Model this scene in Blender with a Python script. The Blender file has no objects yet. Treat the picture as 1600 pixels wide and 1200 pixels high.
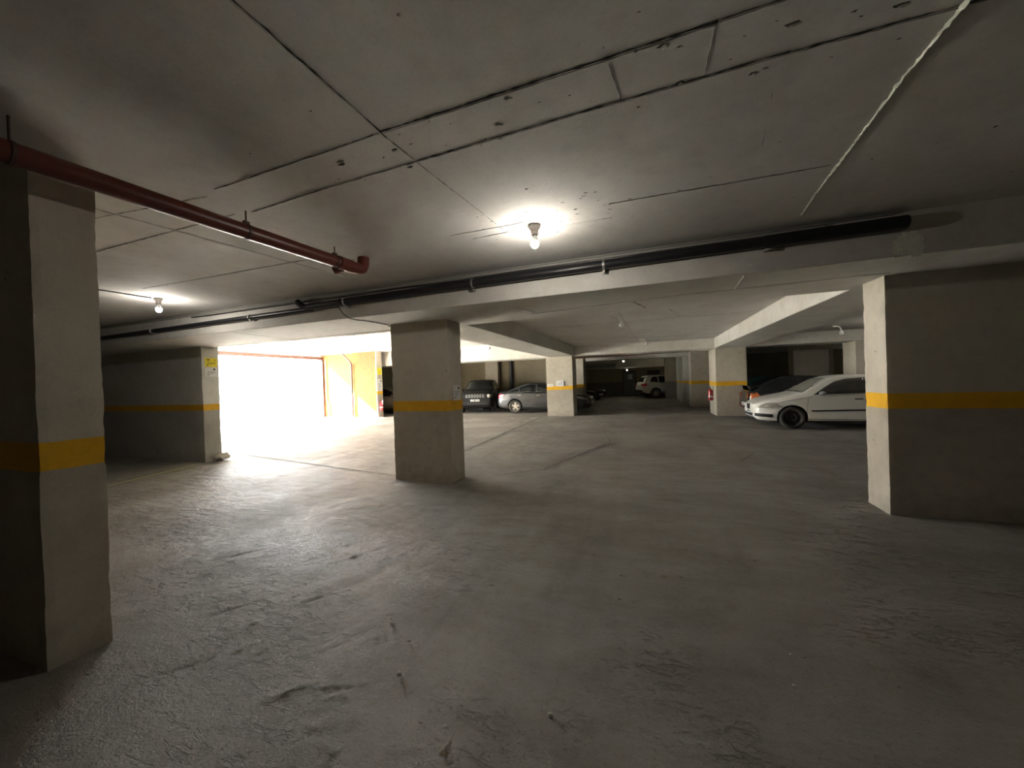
import bpy, bmesh, math, random
from mathutils import Vector, Matrix, noise
R = math.radians
SC = bpy.context.scene
COL = SC.collection

# ------------------------------------------------------------------ camera
F_PX, YAW, PITCH, ROLL, EYE = 584.9, R(19.92), R(0.377), R(1.90), 1.55
fw = Vector((-math.sin(YAW), math.cos(YAW), 0)); rt = Vector((math.cos(YAW), math.sin(YAW), 0)); up = Vector((0, 0, 1))
f2 = fw*math.cos(PITCH) - up*math.sin(PITCH); u2 = up*math.cos(PITCH) + fw*math.sin(PITCH)
cr = rt*math.cos(ROLL) - u2*math.sin(ROLL); cu = rt*math.sin(ROLL) + u2*math.cos(ROLL)
cam = bpy.data.objects.new('camera', bpy.data.cameras.new('camera')); COL.objects.link(cam)
cam.matrix_world = Matrix(((cr.x, cu.x, -f2.x, 0), (cr.y, cu.y, -f2.y, 0), (cr.z, cu.z, -f2.z, EYE), (0, 0, 0, 1)))
cam.data.sensor_width = 36; cam.data.lens = 36*F_PX/1600; cam.data.clip_start = 0.05; cam.data.clip_end = 300
SC.camera = cam

# ------------------------------------------------------------------ daylight and exposure
SKY, SUN, BULB = 33.0, 290.0, 380.0
w = bpy.data.worlds.new('sky'); SC.world = w; w.use_nodes = True
bg = w.node_tree.nodes['Background']
bg.inputs[0].default_value = (0.93, 0.96, 1.0, 1); bg.inputs[1].default_value = SKY
sun = bpy.data.objects.new('sun', bpy.data.lights.new('sun', 'SUN')); COL.objects.link(sun)
sun.data.energy = SUN; sun.data.angle = R(0.6); sun.data.color = (1, 0.97, 0.91)
sun.rotation_euler = Vector((-1.0, -0.42, 0.74)).to_track_quat('Z', 'Y').to_euler()
SC.view_settings.view_transform = 'Standard'; SC.view_settings.look = 'None'
SC.view_settings.gamma = 1; SC.view_settings.use_curve_mapping = False
SC.view_settings.exposure = 0.5
SC.cycles.max_bounces = 10; SC.cycles.diffuse_bounces = 7; SC.cycles.glossy_bounces = 3
SC.cycles.sample_clamp_indirect = 120; SC.cycles.caustics_reflective = False; SC.cycles.caustics_refractive = False

# ------------------------------------------------------------------ helpers
def tag(o, label=None, cat=None, group=None, kind=None):
    if label: o['label'] = label
    if cat: o['category'] = cat
    if group: o['group'] = group
    if kind: o['kind'] = kind
    return o

def empty(name, loc=(0, 0, 0), rz=0, parent=None):
    o = bpy.data.objects.new(name, None); COL.objects.link(o)
    o.location = loc; o.rotation_euler.z = rz; o.empty_display_size = 0.1
    if parent: o.parent = parent
    return o

def copy_tree(o, parent=None):
    c = o.copy(); COL.objects.link(c); c.parent = parent
    for ch in list(o.children): copy_tree(ch, c)
    return c

class MB:
    def __init__(s): s.v = []; s.f = []; s.m = []; s.sm = []
    def add(s, vs, fs, mi=0, smooth=False):
        b = len(s.v); s.v += [tuple(v) for v in vs]
        for f in fs: s.f.append(tuple(i+b for i in f)); s.m.append(mi); s.sm.append(smooth)
    def box(s, x0, x1, y0, y1, z0, z1, mi=0):
        s.add([(x0,y0,z0),(x1,y0,z0),(x1,y1,z0),(x0,y1,z0),(x0,y0,z1),(x1,y0,z1),(x1,y1,z1),(x0,y1,z1)],
              [(0,3,2,1),(4,5,6,7),(0,1,5,4),(1,2,6,5),(2,3,7,6),(3,0,4,7)], mi)
    def bbox(s, x0, x1, y0, y1, z0, z1, b=0.01, mi=0):      # box with bevelled edges
        bm = bmesh.new(); bmesh.ops.create_cube(bm, size=1)
        for v in bm.verts: v.co = Vector(((x0+x1)/2+v.co.x*(x1-x0), (y0+y1)/2+v.co.y*(y1-y0), (z0+z1)/2+v.co.z*(z1-z0)))
        bmesh.ops.bevel(bm, geom=bm.edges[:], offset=b, segments=2, affect='EDGES', profile=0.6)
        bm.verts.index_update(); s.add([v.co for v in bm.verts], [[v.index for v in f.verts] for f in bm.faces], mi); bm.free()
    def tube(s, pts, r, n=12, mi=0, cap=True, smooth=True):
        pts = [Vector(p) for p in pts]; rings = []; k = len(pts)
        rr = r if isinstance(r, (list, tuple)) else [r]*k
        ref = None
        for i, p in enumerate(pts):
            d = (pts[min(i+1, k-1)] - pts[max(i-1, 0)]).normalized()
            if ref is None: ref = Vector((0,0,1)) if abs(d.z) < 0.9 else Vector((1,0,0))
            a = d.cross(ref).normalized(); b = a.cross(d).normalized(); ref = b
            rings.append([p + (a*math.cos(2*math.pi*j/n) + b*math.sin(2*math.pi*j/n))*rr[i] for j in range(n)])
        vs = [v for rg in rings for v in rg]
        fs = [(i*n+j, i*n+(j+1)%n, (i+1)*n+(j+1)%n, (i+1)*n+j) for i in range(k-1) for j in range(n)]
        s.add(vs, fs, mi, smooth)
        if cap:
            s.add(rings[0], [tuple(range(n))[::-1]], mi); s.add(rings[-1], [tuple(range(n))], mi)
    def lathe(s, prof, c=(0,0,0), axis='z', n=24, mi=0, smooth=True):   # prof = [(r, h)...]
        vs = []
        for r_, h in prof:
            for j in range(n):
                a = 2*math.pi*j/n; p = (r_*math.cos(a), r_*math.sin(a), h)
                if axis == 'y': p = (p[0], p[2], p[1])
                if axis == 'x': p = (p[2], p[0], p[1])
                vs.append((p[0]+c[0], p[1]+c[1], p[2]+c[2]))
        k = len(prof)
        s.add(vs, [(i*n+j, i*n+(j+1)%n, (i+1)*n+(j+1)%n, (i+1)*n+j) for i in range(k-1) for j in range(n)], mi, smooth)
    def prism(s, poly, fn, t0, t1, mi=0):                   # poly 2D, fn(u, v, t) -> point
        n = len(poly)
        s.add([fn(u, v, t0) for u, v in poly] + [fn(u, v, t1) for u, v in poly],
              [tuple(range(n)), tuple(range(2*n-1, n-1, -1))] + [(i, i+n, (i+1)%n+n, (i+1)%n) for i in range(n)], mi)
    def build(s, name, mats, parent=None, fix=False):
        me = bpy.data.meshes.new(name); me.from_pydata(s.v, [], s.f)
        for m in (mats if isinstance(mats, (list, tuple)) else [mats]): me.materials.append(m)
        me.polygons.foreach_set('material_index', s.m); me.polygons.foreach_set('use_smooth', s.sm); me.update()
        if fix:
            bm = bmesh.new(); bm.from_mesh(me); bmesh.ops.recalc_face_normals(bm, faces=bm.faces[:]); bm.to_mesh(me); bm.free()
        o = bpy.data.objects.new(name, me); COL.objects.link(o)
        if parent: o.parent = parent
        return o

# ------------------------------------------------------------------ materials
def new_mat(name):
    m = bpy.data.materials.new(name); m.use_nodes = True
    nt = m.node_tree; return m, nt, nt.nodes, nt.links, nt.nodes['Principled BSDF']

def plain(name, col, rough=0.5, metal=0.0, coat=0.0, var=0.12, bump=0.0, scale=30, emis=None, dust=None):
    m, nt, N, L, P = new_mat(name)
    g = N.new('ShaderNodeTexCoord'); n1 = N.new('ShaderNodeTexNoise'); n1.inputs['Scale'].default_value = scale
    n1.inputs['Detail'].default_value = 4; L.new(g.outputs['Object'], n1.inputs['Vector'])
    mx = N.new('ShaderNodeMix'); mx.data_type = 'RGBA'; L.new(n1.outputs[0], mx.inputs[0])
    mx.inputs[6].default_value = tuple(c*(1-var) for c in col)+(1,); mx.inputs[7].default_value = tuple(min(1, c*(1+var)) for c in col)+(1,)
    out = mx.outputs[2]
    if dust:
        n2 = N.new('ShaderNodeTexNoise'); n2.inputs['Scale'].default_value = 3; n2.inputs['Detail'].default_value = 8; n2.inputs['Roughness'].default_value = 0.7
        L.new(g.outputs['Object'], n2.inputs['Vector'])
        rmp = N.new('ShaderNodeMapRange'); rmp.inputs[1].default_value = 0.35; rmp.inputs[2].default_value = 0.7
        rmp.inputs[3].default_value = dust[3]*0.5; rmp.inputs[4].default_value = dust[3]; L.new(n2.outputs[0], rmp.inputs[0])
        m2 = N.new('ShaderNodeMix'); m2.data_type = 'RGBA'; L.new(rmp.outputs[0], m2.inputs[0]); L.new(out, m2.inputs[6])
        m2.inputs[7].default_value = tuple(dust[:3])+(1,); out = m2.outputs[2]
    L.new(out, P.inputs['Base Color'])
    P.inputs['Roughness'].default_value = rough; P.inputs['Metallic'].default_value = metal; P.inputs['Coat Weight'].default_value = coat
    P.inputs['Coat Roughness'].default_value = 0.08
    if bump:
        b = N.new('ShaderNodeBump'); b.inputs['Strength'].default_value = bump; b.inputs['Distance'].default_value = 0.003
        L.new(n1.outputs[0], b.inputs['Height']); L.new(b.outputs[0], P.inputs['Normal'])
    if emis:
        P.inputs['Emission Color'].default_value = tuple(emis[:3])+(1,); P.inputs['Emission Strength'].default_value = emis[3]
    return m

def math_node(nt, op, a, b=None, c=None):
    n = nt.nodes.new('ShaderNodeMath'); n.operation = op
    for i, x in enumerate((a, b, c)):
        if x is None: continue
        if isinstance(x, (int, float)): n.inputs[i].default_value = x
        else: nt.links.new(x, n.inputs[i])
    return n.outputs[0]

def concrete(name, hi, lo=None, stripe=None, pits=0.5, rough=0.85, bump=0.5, foot=0.25, blot=0.12):
    """painted concrete; lo = colour under the stripe, stripe = (z0, z1, colour)"""
    m, nt, N, L, P = new_mat(name)
    geo = N.new('ShaderNodeNewGeometry'); pos = geo.outputs['Position']
    sep = N.new('ShaderNodeSeparateXYZ'); L.new(pos, sep.inputs[0]); z = sep.outputs[2]
    def noi(scale, det, ro=0.55, dist=0):
        n = N.new('ShaderNodeTexNoise'); n.inputs['Scale'].default_value = scale; n.inputs['Detail'].default_value = det
        n.inputs['Roughness'].default_value = ro; n.inputs['Distortion'].default_value = dist; L.new(pos, n.inputs['Vector']); return n.outputs[0]
    def mix(f, a, b):
        x = N.new('ShaderNodeMix'); x.data_type = 'RGBA'
        if isinstance(f, float): x.inputs[0].default_value = f
        else: L.new(f, x.inputs[0])
        for i, c in ((6, a), (7, b)):
            if isinstance(c, tuple): x.inputs[i].default_value = c+(1,)
            else: L.new(c, x.inputs[i])
        return x.outputs[2]
    big = noi(0.9, 6, 0.6); mid = noi(7, 6, 0.65); fine = noi(60, 5, 0.6)
    lo = lo or hi
    zz = math_node(nt, 'ADD', z, math_node(nt, 'MULTIPLY', math_node(nt, 'SUBTRACT', noi(9, 3), 0.5), 0.016))
    def step(e):
        r_ = N.new('ShaderNodeMapRange'); L.new(zz, r_.inputs[0]); r_.inputs[1].default_value = e-0.003; r_.inputs[2].default_value = e+0.003; return r_.outputs[0]
    if stripe:
        c = mix(step(stripe[0]), lo, stripe[2]); c = mix(step(stripe[1]), c, hi)
    else: c = hi if isinstance(hi, tuple) else hi
    def shade(col, f, dark, a, b):
        r_ = N.new('ShaderNodeMapRange'); L.new(f, r_.inputs[0]); r_.inputs[1].default_value = a; r_.inputs[2].default_value = b
        x = N.new('ShaderNodeMix'); x.data_type = 'RGBA'; x.blend_type = 'MULTIPLY'; L.new(r_.outputs[0], x.inputs[0])
        if isinstance(col, tuple): x.inputs[6].default_value = col+(1,)
        else: L.new(col, x.inputs[6])
        x.inputs[7].default_value = dark+(1,); return x.outputs[2]
    c = shade(c, big, (1-blot*1.3, 1-blot*1.4, 1-blot*1.7), 0.42, 0.66)
    c = shade(c, mid, (1-blot, 1-blot, 1-blot), 0.45, 0.7)
    c = shade(c, fine, (0.9, 0.9, 0.88), 0.5, 0.75)
    vor = N.new('ShaderNodeTexVoronoi'); vor.inputs['Scale'].default_value = 7; L.new(pos, vor.inputs['Vector'])
    wn = N.new('ShaderNodeTexWhiteNoise'); L.new(vor.outputs['Position'], wn.inputs['Vector'])
    pitmask = math_node(nt, 'MULTIPLY', math_node(nt, 'LESS_THAN', vor.outputs['Distance'], math_node(nt, 'MULTIPLY', fine, 0.14)),
                        math_node(nt, 'LESS_THAN', wn.outputs['Value'], 0.22*pits))
    c = mix(pitmask, c, (0.05, 0.045, 0.04))
    if foot:      # splashed dirt rising from the floor
        r_ = N.new('ShaderNodeMapRange'); L.new(math_node(nt, 'ADD', z, math_node(nt, 'MULTIPLY', mid, -0.55)), r_.inputs[0])
        r_.inputs[1].default_value = -0.28; r_.inputs[2].default_value = 0.0; r_.inputs[3].default_value = foot; r_.inputs[4].default_value = 0
        c = mix(r_.outputs[0], c, (0.16, 0.13, 0.095))
    L.new(c, P.inputs['Base Color']); P.inputs['Roughness'].default_value = rough
    h = math_node(nt, 'ADD', math_node(nt, 'MULTIPLY', mid, 0.6), math_node(nt, 'MULTIPLY', fine, 0.25))
    h = math_node(nt, 'SUBTRACT', h, math_node(nt, 'MULTIPLY', pitmask, 0.6))
    b = N.new('ShaderNodeBump'); b.inputs['Strength'].default_value = bump; b.inputs['Distance'].default_value = 0.012
    L.new(h, b.inputs['Height']); L.new(b.outputs[0], P.inputs['Normal'])
    return m

YEL = (0.78, 0.43, 0.012)
STRIPE = (1.125, 1.29, YEL)
M = {}
M['pillar'] = concrete('painted_pillar_concrete', (0.55, 0.51, 0.43), (0.44, 0.40, 0.33), STRIPE)
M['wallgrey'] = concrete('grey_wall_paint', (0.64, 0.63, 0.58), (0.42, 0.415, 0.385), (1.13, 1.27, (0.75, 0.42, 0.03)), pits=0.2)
M['slab'] = concrete('ceiling_concrete', (0.68, 0.662, 0.635), bump=0.35, foot=0, pits=0.35, blot=0.10)
M['beam'] = concrete('beam_concrete', (0.66, 0.642, 0.60), bump=0.35, foot=0, pits=0.3, blot=0.10)
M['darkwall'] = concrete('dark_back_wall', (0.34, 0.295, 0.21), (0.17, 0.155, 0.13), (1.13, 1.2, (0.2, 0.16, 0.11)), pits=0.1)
M['ochre'] = concrete('stained_ochre_plaster', (0.235, 0.080, 0.014), bump=0.6, foot=0, pits=0.3, blot=0.25)
M['outer'] = concrete('outer_concrete', (0.55, 0.54, 0.5), foot=0)
M['crack'] = plain('joint_grime', (0.05, 0.045, 0.04), 0.95, var=0.4)
M['floor_crack'] = plain('floor_crack_grime', (0.11, 0.098, 0.085), 0.95, var=0.5)
M['floor_ridge'] = plain('floor_ridge_screed', (0.30, 0.28, 0.24), 0.8, var=0.2)
M['ridge'] = plain('plaster_ridge', (0.55, 0.53, 0.49), 0.9, var=0.15, scale=60)
M['white_plaster'] = plain('fresh_white_filler', (0.72, 0.74, 0.64), 0.85, var=0.25, scale=45, bump=0.8)
M['red_pipe'] = plain('red_brown_pipe_plastic', (0.125, 0.030, 0.018), 0.36, var=0.15, scale=8)
M['black_pipe'] = plain('black_pipe_plastic', (0.018, 0.018, 0.02), 0.35, var=0.3, scale=10)
M['cable'] = plain('black_cable_sheath', (0.02, 0.02, 0.02), 0.6)
M['conduit'] = plain('painted_conduit', (0.30, 0.29, 0.265), 0.7)
M['steel'] = plain('galvanised_steel', (0.5, 0.5, 0.48), 0.4, metal=0.8)
M['porcelain'] = plain('lamp_holder_plastic', (0.42, 0.38, 0.34), 0.6)
M['bulb_on'] = plain('lit_bulb_glass', (1, 1, 1), 0.4, emis=(1.0, 0.93, 0.83, BULB*1.25))
M['bulb_far'] = plain('dim_lit_bulb_glass', (1, 1, 1), 0.4, emis=(1.0, 0.92, 0.68, BULB*0.42))
M['bulb_off'] = plain('white_bulb_glass', (0.95, 0.95, 0.92), 0.2, var=0.03)
M['extinguisher'] = plain('extinguisher_red', (0.55, 0.02, 0.03), 0.3, coat=0.4)
M['rubber'] = plain('tyre_rubber', (0.018, 0.017, 0.016), 0.85, dust=(0.16, 0.14, 0.11, 0.35))
M['black'] = plain('black_plastic', (0.015, 0.015, 0.016), 0.45)
M['paper'] = plain('white_notice_paper', (0.72, 0.71, 0.70), 0.6, var=0.03)
M['yellow_sign'] = plain('yellow_notice', (0.80, 0.68, 0.02), 0.5, var=0.04)
M['ink'] = plain('printed_ink', (0.06, 0.06, 0.05), 0.6)
M['paint_line'] = plain('yellow_floor_paint', (0.62, 0.58, 0.16), 0.7, var=0.3, scale=20)
M['rust'] = plain('brown_steel_frame', (0.07, 0.035, 0.025), 0.6, var=0.25)
M['debris'] = plain('pale_plaster_crumb', (0.5, 0.48, 0.42), 0.9, var=0.2)
M['leaf'] = plain('dry_leaf_brown', (0.16, 0.12, 0.07), 0.8, var=0.3)

def floor_mat():
    m, nt, N, L, P = new_mat('rough_screed_floor')
    geo = N.new('ShaderNodeNewGeometry'); pos = geo.outputs['Position']
    def mapped(rot, sc):
        mp = N.new('ShaderNodeMapping'); mp.inputs['Rotation'].default_value = (0, 0, rot); mp.inputs['Scale'].default_value = sc; L.new(pos, mp.inputs[0]); return mp.outputs[0]
    def noi(v, scale, det, ro=0.55, dist=0.0):
        n = N.new('ShaderNodeTexNoise'); n.inputs['Scale'].default_value = scale; n.inputs['Detail'].default_value = det
        n.inputs['Roughness'].default_value = ro; n.inputs['Distortion'].default_value = dist; L.new(v, n.inputs['Vector']); return n.outputs[0]
    stroke = noi(mapped(R(-68), (0.55, 1.5, 1)), 2.3, 9, 0.66, 0.7)      # trowel strokes
    stroke2 = noi(mapped(R(-30), (0.6, 1.7, 1)), 4.2, 7, 0.66, 0.7)
    big = noi(pos, 0.55, 6, 0.62, 0.6); mid = noi(pos, 5, 7, 0.65); fine = noi(pos, 55, 5, 0.7)
    grit = noi(pos, 190, 3, 0.7)
    tracks = noi(mapped(R(8), (1.2, 0.10, 1)), 1.5, 5, 0.55, 0.8)
    def rng(v, a, b, c=0.0, d=1.0):
        r_ = N.new('ShaderNodeMapRange'); L.new(v, r_.inputs[0])
        for i, x in enumerate((a, b, c, d)): r_.inputs[i+1].default_value = x
        return r_.outputs[0]
    def mix(f, a, b, bt='MIX'):
        x = N.new('ShaderNodeMix'); x.data_type = 'RGBA'; x.blend_type = bt; L.new(f, x.inputs[0])
        for i, c in ((6, a), (7, b)):
            if isinstance(c, tuple): x.inputs[i].default_value = c+(1,)
            else: L.new(c, x.inputs[i])
        return x.outputs[2]
    c = mix(rng(big, 0.35, 0.68), (0.335, 0.315, 0.286), (0.22, 0.205, 0.184))
    c = mix(rng(stroke, 0.4, 0.7), c, (0.78, 0.76, 0.72), 'MULTIPLY')
    c = mix(rng(tracks, 0.52, 0.75), c, (0.80, 0.79, 0.78), 'MULTIPLY')
    c = mix(rng(mid, 0.55, 0.78), c, (0.80, 0.77, 0.72), 'MULTIPLY')
    c = mix(rng(fine, 0.55, 0.78), c, (0.60, 0.56, 0.50), 'MULTIPLY')
    c = mix(rng(grit, 0.5, 0.8), c, (0.72, 0.69, 0.64), 'MULTIPLY')
    # a patch of coarse scraped grit, 4 m in from the left hand pillar
    dv = N.new('ShaderNodeVectorMath'); dv.operation = 'DISTANCE'
    mp = N.new('ShaderNodeMapping'); mp.inputs['Location'].default_value = (0, 0, 0); mp.inputs['Rotation'].default_value = (0, 0, R(-72)); mp.inputs['Scale'].default_value = (0.42, 1.0, 0)
    sub = N.new('ShaderNodeVectorMath'); sub.operation = 'SUBTRACT'; sub.inputs[1].default_value = (-3.35, 2.75, 0); L.new(pos, sub.inputs[0])
    L.new(sub.outputs[0], mp.inputs[0]); L.new(mp.outputs[0], dv.inputs[0]); dv.inputs[1].default_value = (0, 0, 0)
    patch = rng(math_node(nt, 'ADD', dv.outputs['Value'], math_node(nt, 'MULTIPLY', mid, 0.9)), 0.65, 1.15, 1.0, 0.0)
    c = mix(math_node(nt, 'MULTIPLY', patch, rng(noi(pos, 30, 4, 0.8), 0.52, 0.6)), c, (0.10, 0.085, 0.07))
    L.new(c, P.inputs['Base Color'])
    ro = math_node(nt, 'SUBTRACT', rng(big, 0.3, 0.7, 0.50, 0.68), math_node(nt, 'MULTIPLY', patch, 0.10))
    L.new(math_node(nt, 'ADD', ro, math_node(nt, 'MULTIPLY', stroke2, 0.06)), P.inputs['Roughness'])
    rg = math_node(nt, 'ABSOLUTE', math_node(nt, 'SUBTRACT', stroke, 0.5))
    P.inputs['Specular IOR Level'].default_value = 0.28
    rough_side = rng(math_node(nt, 'ADD', N_x(nt, pos), math_node(nt, 'MULTIPLY', big, 2.5)), -3.2, 1.8, 1.0, 0.55)
    where = rng(noi(pos, 0.8, 4, 0.6), 0.44, 0.60)
    flake = math_node(nt, 'MULTIPLY', rng(noi(mapped(R(-66), (0.5, 1.5, 1)), 9, 6, 0.72, 0.5), 0.555, 0.60), where)
    pock = math_node(nt, 'MULTIPLY', rng(noi(pos, 26, 4, 0.7), 0.62, 0.67), rng(noi(pos, 1.7, 3), 0.45, 0.6))
    h = math_node(nt, 'ADD', math_node(nt, 'MULTIPLY', stroke, 0.9), math_node(nt, 'MULTIPLY', rg, -0.5))
    h = math_node(nt, 'ADD', h, math_node(nt, 'MULTIPLY', stroke2, 0.8))
    h = math_node(nt, 'MULTIPLY', math_node(nt, 'MULTIPLY', h, rough_side), math_node(nt, 'MULTIPLY', rng(noi(pos, 0.9, 3), 0.38, 0.62, 0.25, 1.0), rng(N_x(nt, pos, 1), 1.6, 4.2, 0.35, 1.25)))
    h = math_node(nt, 'ADD', h, math_node(nt, 'MULTIPLY', mid, 0.25))
    h = math_node(nt, 'ADD', h, math_node(nt, 'MULTIPLY', fine, 0.16))
    h = math_node(nt, 'ADD', h, math_node(nt, 'MULTIPLY', math_node(nt, 'MULTIPLY', patch, noi(pos, 40, 5, 0.8)), 1.5))
    h = math_node(nt, 'ADD', h, math_node(nt, 'MULTIPLY', grit, 0.03))
    h = math_node(nt, 'SUBTRACT', h, math_node(nt, 'MULTIPLY', flake, 0.22))
    h = math_node(nt, 'SUBTRACT', h, math_node(nt, 'MULTIPLY', pock, 0.16))
    b = N.new('ShaderNodeBump'); b.inputs['Strength'].default_value = 1.0; b.inputs['Distance'].default_value = 0.040
    L.new(h, b.inputs['Height']); L.new(b.outputs[0], P.inputs['Normal'])
    return m
def N_x(nt, pos, k=0):
    s = nt.nodes.new('ShaderNodeSeparateXYZ'); nt.links.new(pos, s.inputs[0]); return s.outputs[k]
M['floor'] = floor_mat()

# ------------------------------------------------------------------ the shell
X0, X1, Y0, Y1 = -16.4, 12.0, -6.0, 34.0
ZS, ZB, ZL = 2.935, 2.549, 3.28        # slab, underside of beams, higher slab of the entrance bay
ZTOP = 3.7

def rot2(v): return Vector((-v.y, v.x, 0))
def ragged(mb, p, q, z, wid, seed, mi, lift=0.0, gap=0.0, step=0.03, wob=0.01, dz=-1, bulge=0.0):
    """ragged strip on a horizontal face at height z (dz=-1 hangs under it, +1 lies on it)"""
    rnd = random.Random(seed); p = Vector((*p, 0)); q = Vector((*q, 0)); L_ = (q-p).length; d = (q-p)/L_; n = rot2(d)
    k = max(2, int(L_/step)); rows = []
    for i in range(k+1):
        t = i/k; off = noise.noise(Vector((seed*7.3, t*L_*1.3, 0)))*wob + noise.noise(Vector((seed*3.1, t*L_*9, 5)))*wob*0.35
        a = wid*(0.25+rnd.random()*0.9)*(0.6+0.7*abs(noise.noise(Vector((t*L_*2.2, seed, 2)))))
        if gap and noise.noise(Vector((t*L_*2.5, seed*5.7, 9)))+0.25 < gap-0.5+rnd.random()*0.1: a *= 0.08
        c = p + d*(t*L_) + n*off
        rows.append((c - n*a*(0.4+rnd.random()*0.6), c + n*(rnd.random()-0.5)*a*0.4, c + n*a*(0.4+rnd.random()*0.6), a))
    vs = []
    for l, c, r_, a in rows:
        vs += [(l.x, l.y, z+dz*0.001), (c.x, c.y, z+dz*(0.0015+lift*(0.3+rnd.random()))), (r_.x, r_.y, z+dz*0.001)]
    fs = []
    for i in range(k):
        for j in (0, 1): fs.append((i*3+j, i*3+j+1, (i+1)*3+j+1, (i+1)*3+j))
    mb.add(vs, fs, mi)

def joint(mb, p, q, z, seed, wid=0.008, gap=0.0, dz=-1, ridge=0.012):
    ragged(mb, p, q, z, wid, seed, 1, 0.0, gap, dz=dz)
    if ridge:
        P_, Q_ = Vector((*p, 0)), Vector((*q, 0)); n = rot2((Q_-P_).normalized())*wid*0.9
        ragged(mb, (P_+n).xy, (Q_+n).xy, z, wid*0.4, seed, 2, ridge*0.3, 0.45, dz=dz)

def spall(mb, x, y, z, s, seed, dz=-1):
    rnd = random.Random(seed); n = 7; ph = rnd.random()*6
    ring = [(x+math.cos(ph+6.283*i/n)*s*(0.35+rnd.random()*0.8)*1.5, y+math.sin(ph+6.283*i/n)*s*(0.3+rnd.random()*0.6), z+dz*0.001) for i in range(n)]
    mb.add(ring, [tuple(range(n))], 1)
    rr = [(a+s*0.5, b+s*0.35, c) for a, b, c in ring[:4]]
    mb.add(rr+[(x+s*0.7, y+s*0.4, z+dz*(s*0.35))], [(0, 1, 4), (1, 2, 4), (2, 3, 4)], 2)

# floor, with its cut joints and cracks
f = MB()
def axis_steps(a, b, f0, f1, coarse, fine):
    out = []; x = a
    while x < b-1e-6:
        out.append(x); x += fine if f0 <= x < f1 else coarse
    return out+[b]
GX = axis_steps(X0, X1, -4.6, 1.2, 0.30, 0.016); GY = axis_steps(Y0, Y1, 1.05, 4.6, 0.30, 0.016)
# trowel gouges and ridges: (x, y, angle, half length, width, height)
rnd = random.Random(12); GOUGE = []
for cx, cy, n, spread, ang, ln in ((-1.42, 1.42, 14, 0.26, 0.35, 0.12), (-1.35, 1.27, 10, 0.22, 0.22, 0.12), (-1.75, 1.6, 12, 0.4, 0.6, 0.12), (-2.3, 1.8, 14, 0.6, 0.95, 0.14), (-2.5, 2.8, 16, 0.8, 1.1, 0.2),
                                 (-3.4, 2.4, 22, 0.9, 1.1, 0.2), (-3.3, 3.9, 18, 0.9, 0.95, 0.2), (-1.2, 3.4, 14, 0.8, 0.9, 0.14), (-0.2, 2.6, 10, 1.4, 0.7, 0.08), (-1.9, 2.2, 12, 0.6, 0.9, 0.08)):
    for _ in range(n):
        GOUGE.append((cx+rnd.gauss(0, spread*0.5), cy+rnd.gauss(0, spread*0.5), ang+rnd.gauss(0, 0.22), ln*rnd.uniform(0.3, 1.2), rnd.uniform(0.007, 0.015), rnd.choice((-1, -1, 1))*rnd.uniform(0.002, 0.0055)))
GB = {}
for g_ in GOUGE:
    for a_ in range(int((g_[0]-0.35)*4)-1, int((g_[0]+0.35)*4)+2):
        for b_ in range(int((g_[1]-0.35)*4)-1, int((g_[1]+0.35)*4)+2): GB.setdefault((a_, b_), []).append(g_)
def fz(x, y):      # height of the screed
    z = 0.010*noise.noise(Vector((x*0.35, y*0.35, 1.7)))+0.003*noise.noise(Vector((x*1.6, y*1.6, 4.1)))-0.006
    if -4.6 <= x <= 1.25 and 1.0 <= y <= 4.65:
        ed = max(0.0, min(1.0, (x+4.6)*2, (1.25-x)*2, (4.65-y)*2))
        left = max(0.15, min(1.0, (0.2-x)/1.8))
        u_, v_ = x*0.91-y*0.41, x*0.41+y*0.91
        d = 0.0035*noise.noise(Vector((u_*4.0, v_*1.6, 3)))+0.0018*noise.noise(Vector((u_*13, v_*5.5, 8)))+0.0010*noise.noise(Vector((x*34, y*34, 5)))
        if (x+3.35)**2*1.6+(y-2.75)**2*0.35 < 0.9: d += 0.0016*noise.noise(Vector((x*60, y*60, 2)))
        for gx, gy, ga, gl, gw, gh in GB.get((int(x*4), int(y*4)), ()):
            dx_, dy_ = x-gx, y-gy; al = (dx_*math.cos(ga)+dy_*math.sin(ga))/gl; pe = (-dx_*math.sin(ga)+dy_*math.cos(ga)+0.012*math.sin(al*2.2+gx*9))/gw
            if abs(al) < 1.3 and abs(pe) < 2.6: d += gh*math.exp(-pe*pe)*max(0.0, 1-al*al*0.6)*(0.7+0.9*noise.noise(Vector((al*3, gx*5, 0))))
        z += d*ed*left
    return z
nx, ny = len(GX)-1, len(GY)-1
vs = [(a, b, fz(a, b)) for b in GY for a in GX]
f.add(vs, [(j*(nx+1)+i, j*(nx+1)+i+1, (j+1)*(nx+1)+i+1, (j+1)*(nx+1)+i) for j in range(ny) for i in range(nx)], 0, True)
ZF = 0.004
joint(f, (-10.2, 6.45), (-4.1, 5.32), ZF, 11, 0.040, dz=1, ridge=0.004)
joint(f, (-6.85, 5.9), (-6.6, 15.0), ZF, 12, 0.035, dz=1, ridge=0.004)
joint(f, (-12.0, 9.6), (-4.3, 9.2), ZF, 13, 0.035, dz=1, ridge=0.004)
joint(f, (-3.95, 7.3), (-4.3, 15.6), ZF, 14, 0.06, dz=1, ridge=0.01)
joint(f, (-2.4, 5.7), (-1.75, 6.3), ZF, 15, 0.02, dz=1, ridge=0.006)
joint(f, (-1.75, 6.3), (-0.9, 9.4), ZF, 16, 0.05, 0.3, dz=1, ridge=0.008)
joint(f, (-0.9, 9.4), (-1.3, 11.5), ZF, 17, 0.02, 0.3, dz=1, ridge=0.006)
joint(f, (1.5, 7.6), (1.9, 8.4), ZF, 18, 0.02, 0.3, dz=1, ridge=0.006)
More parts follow.
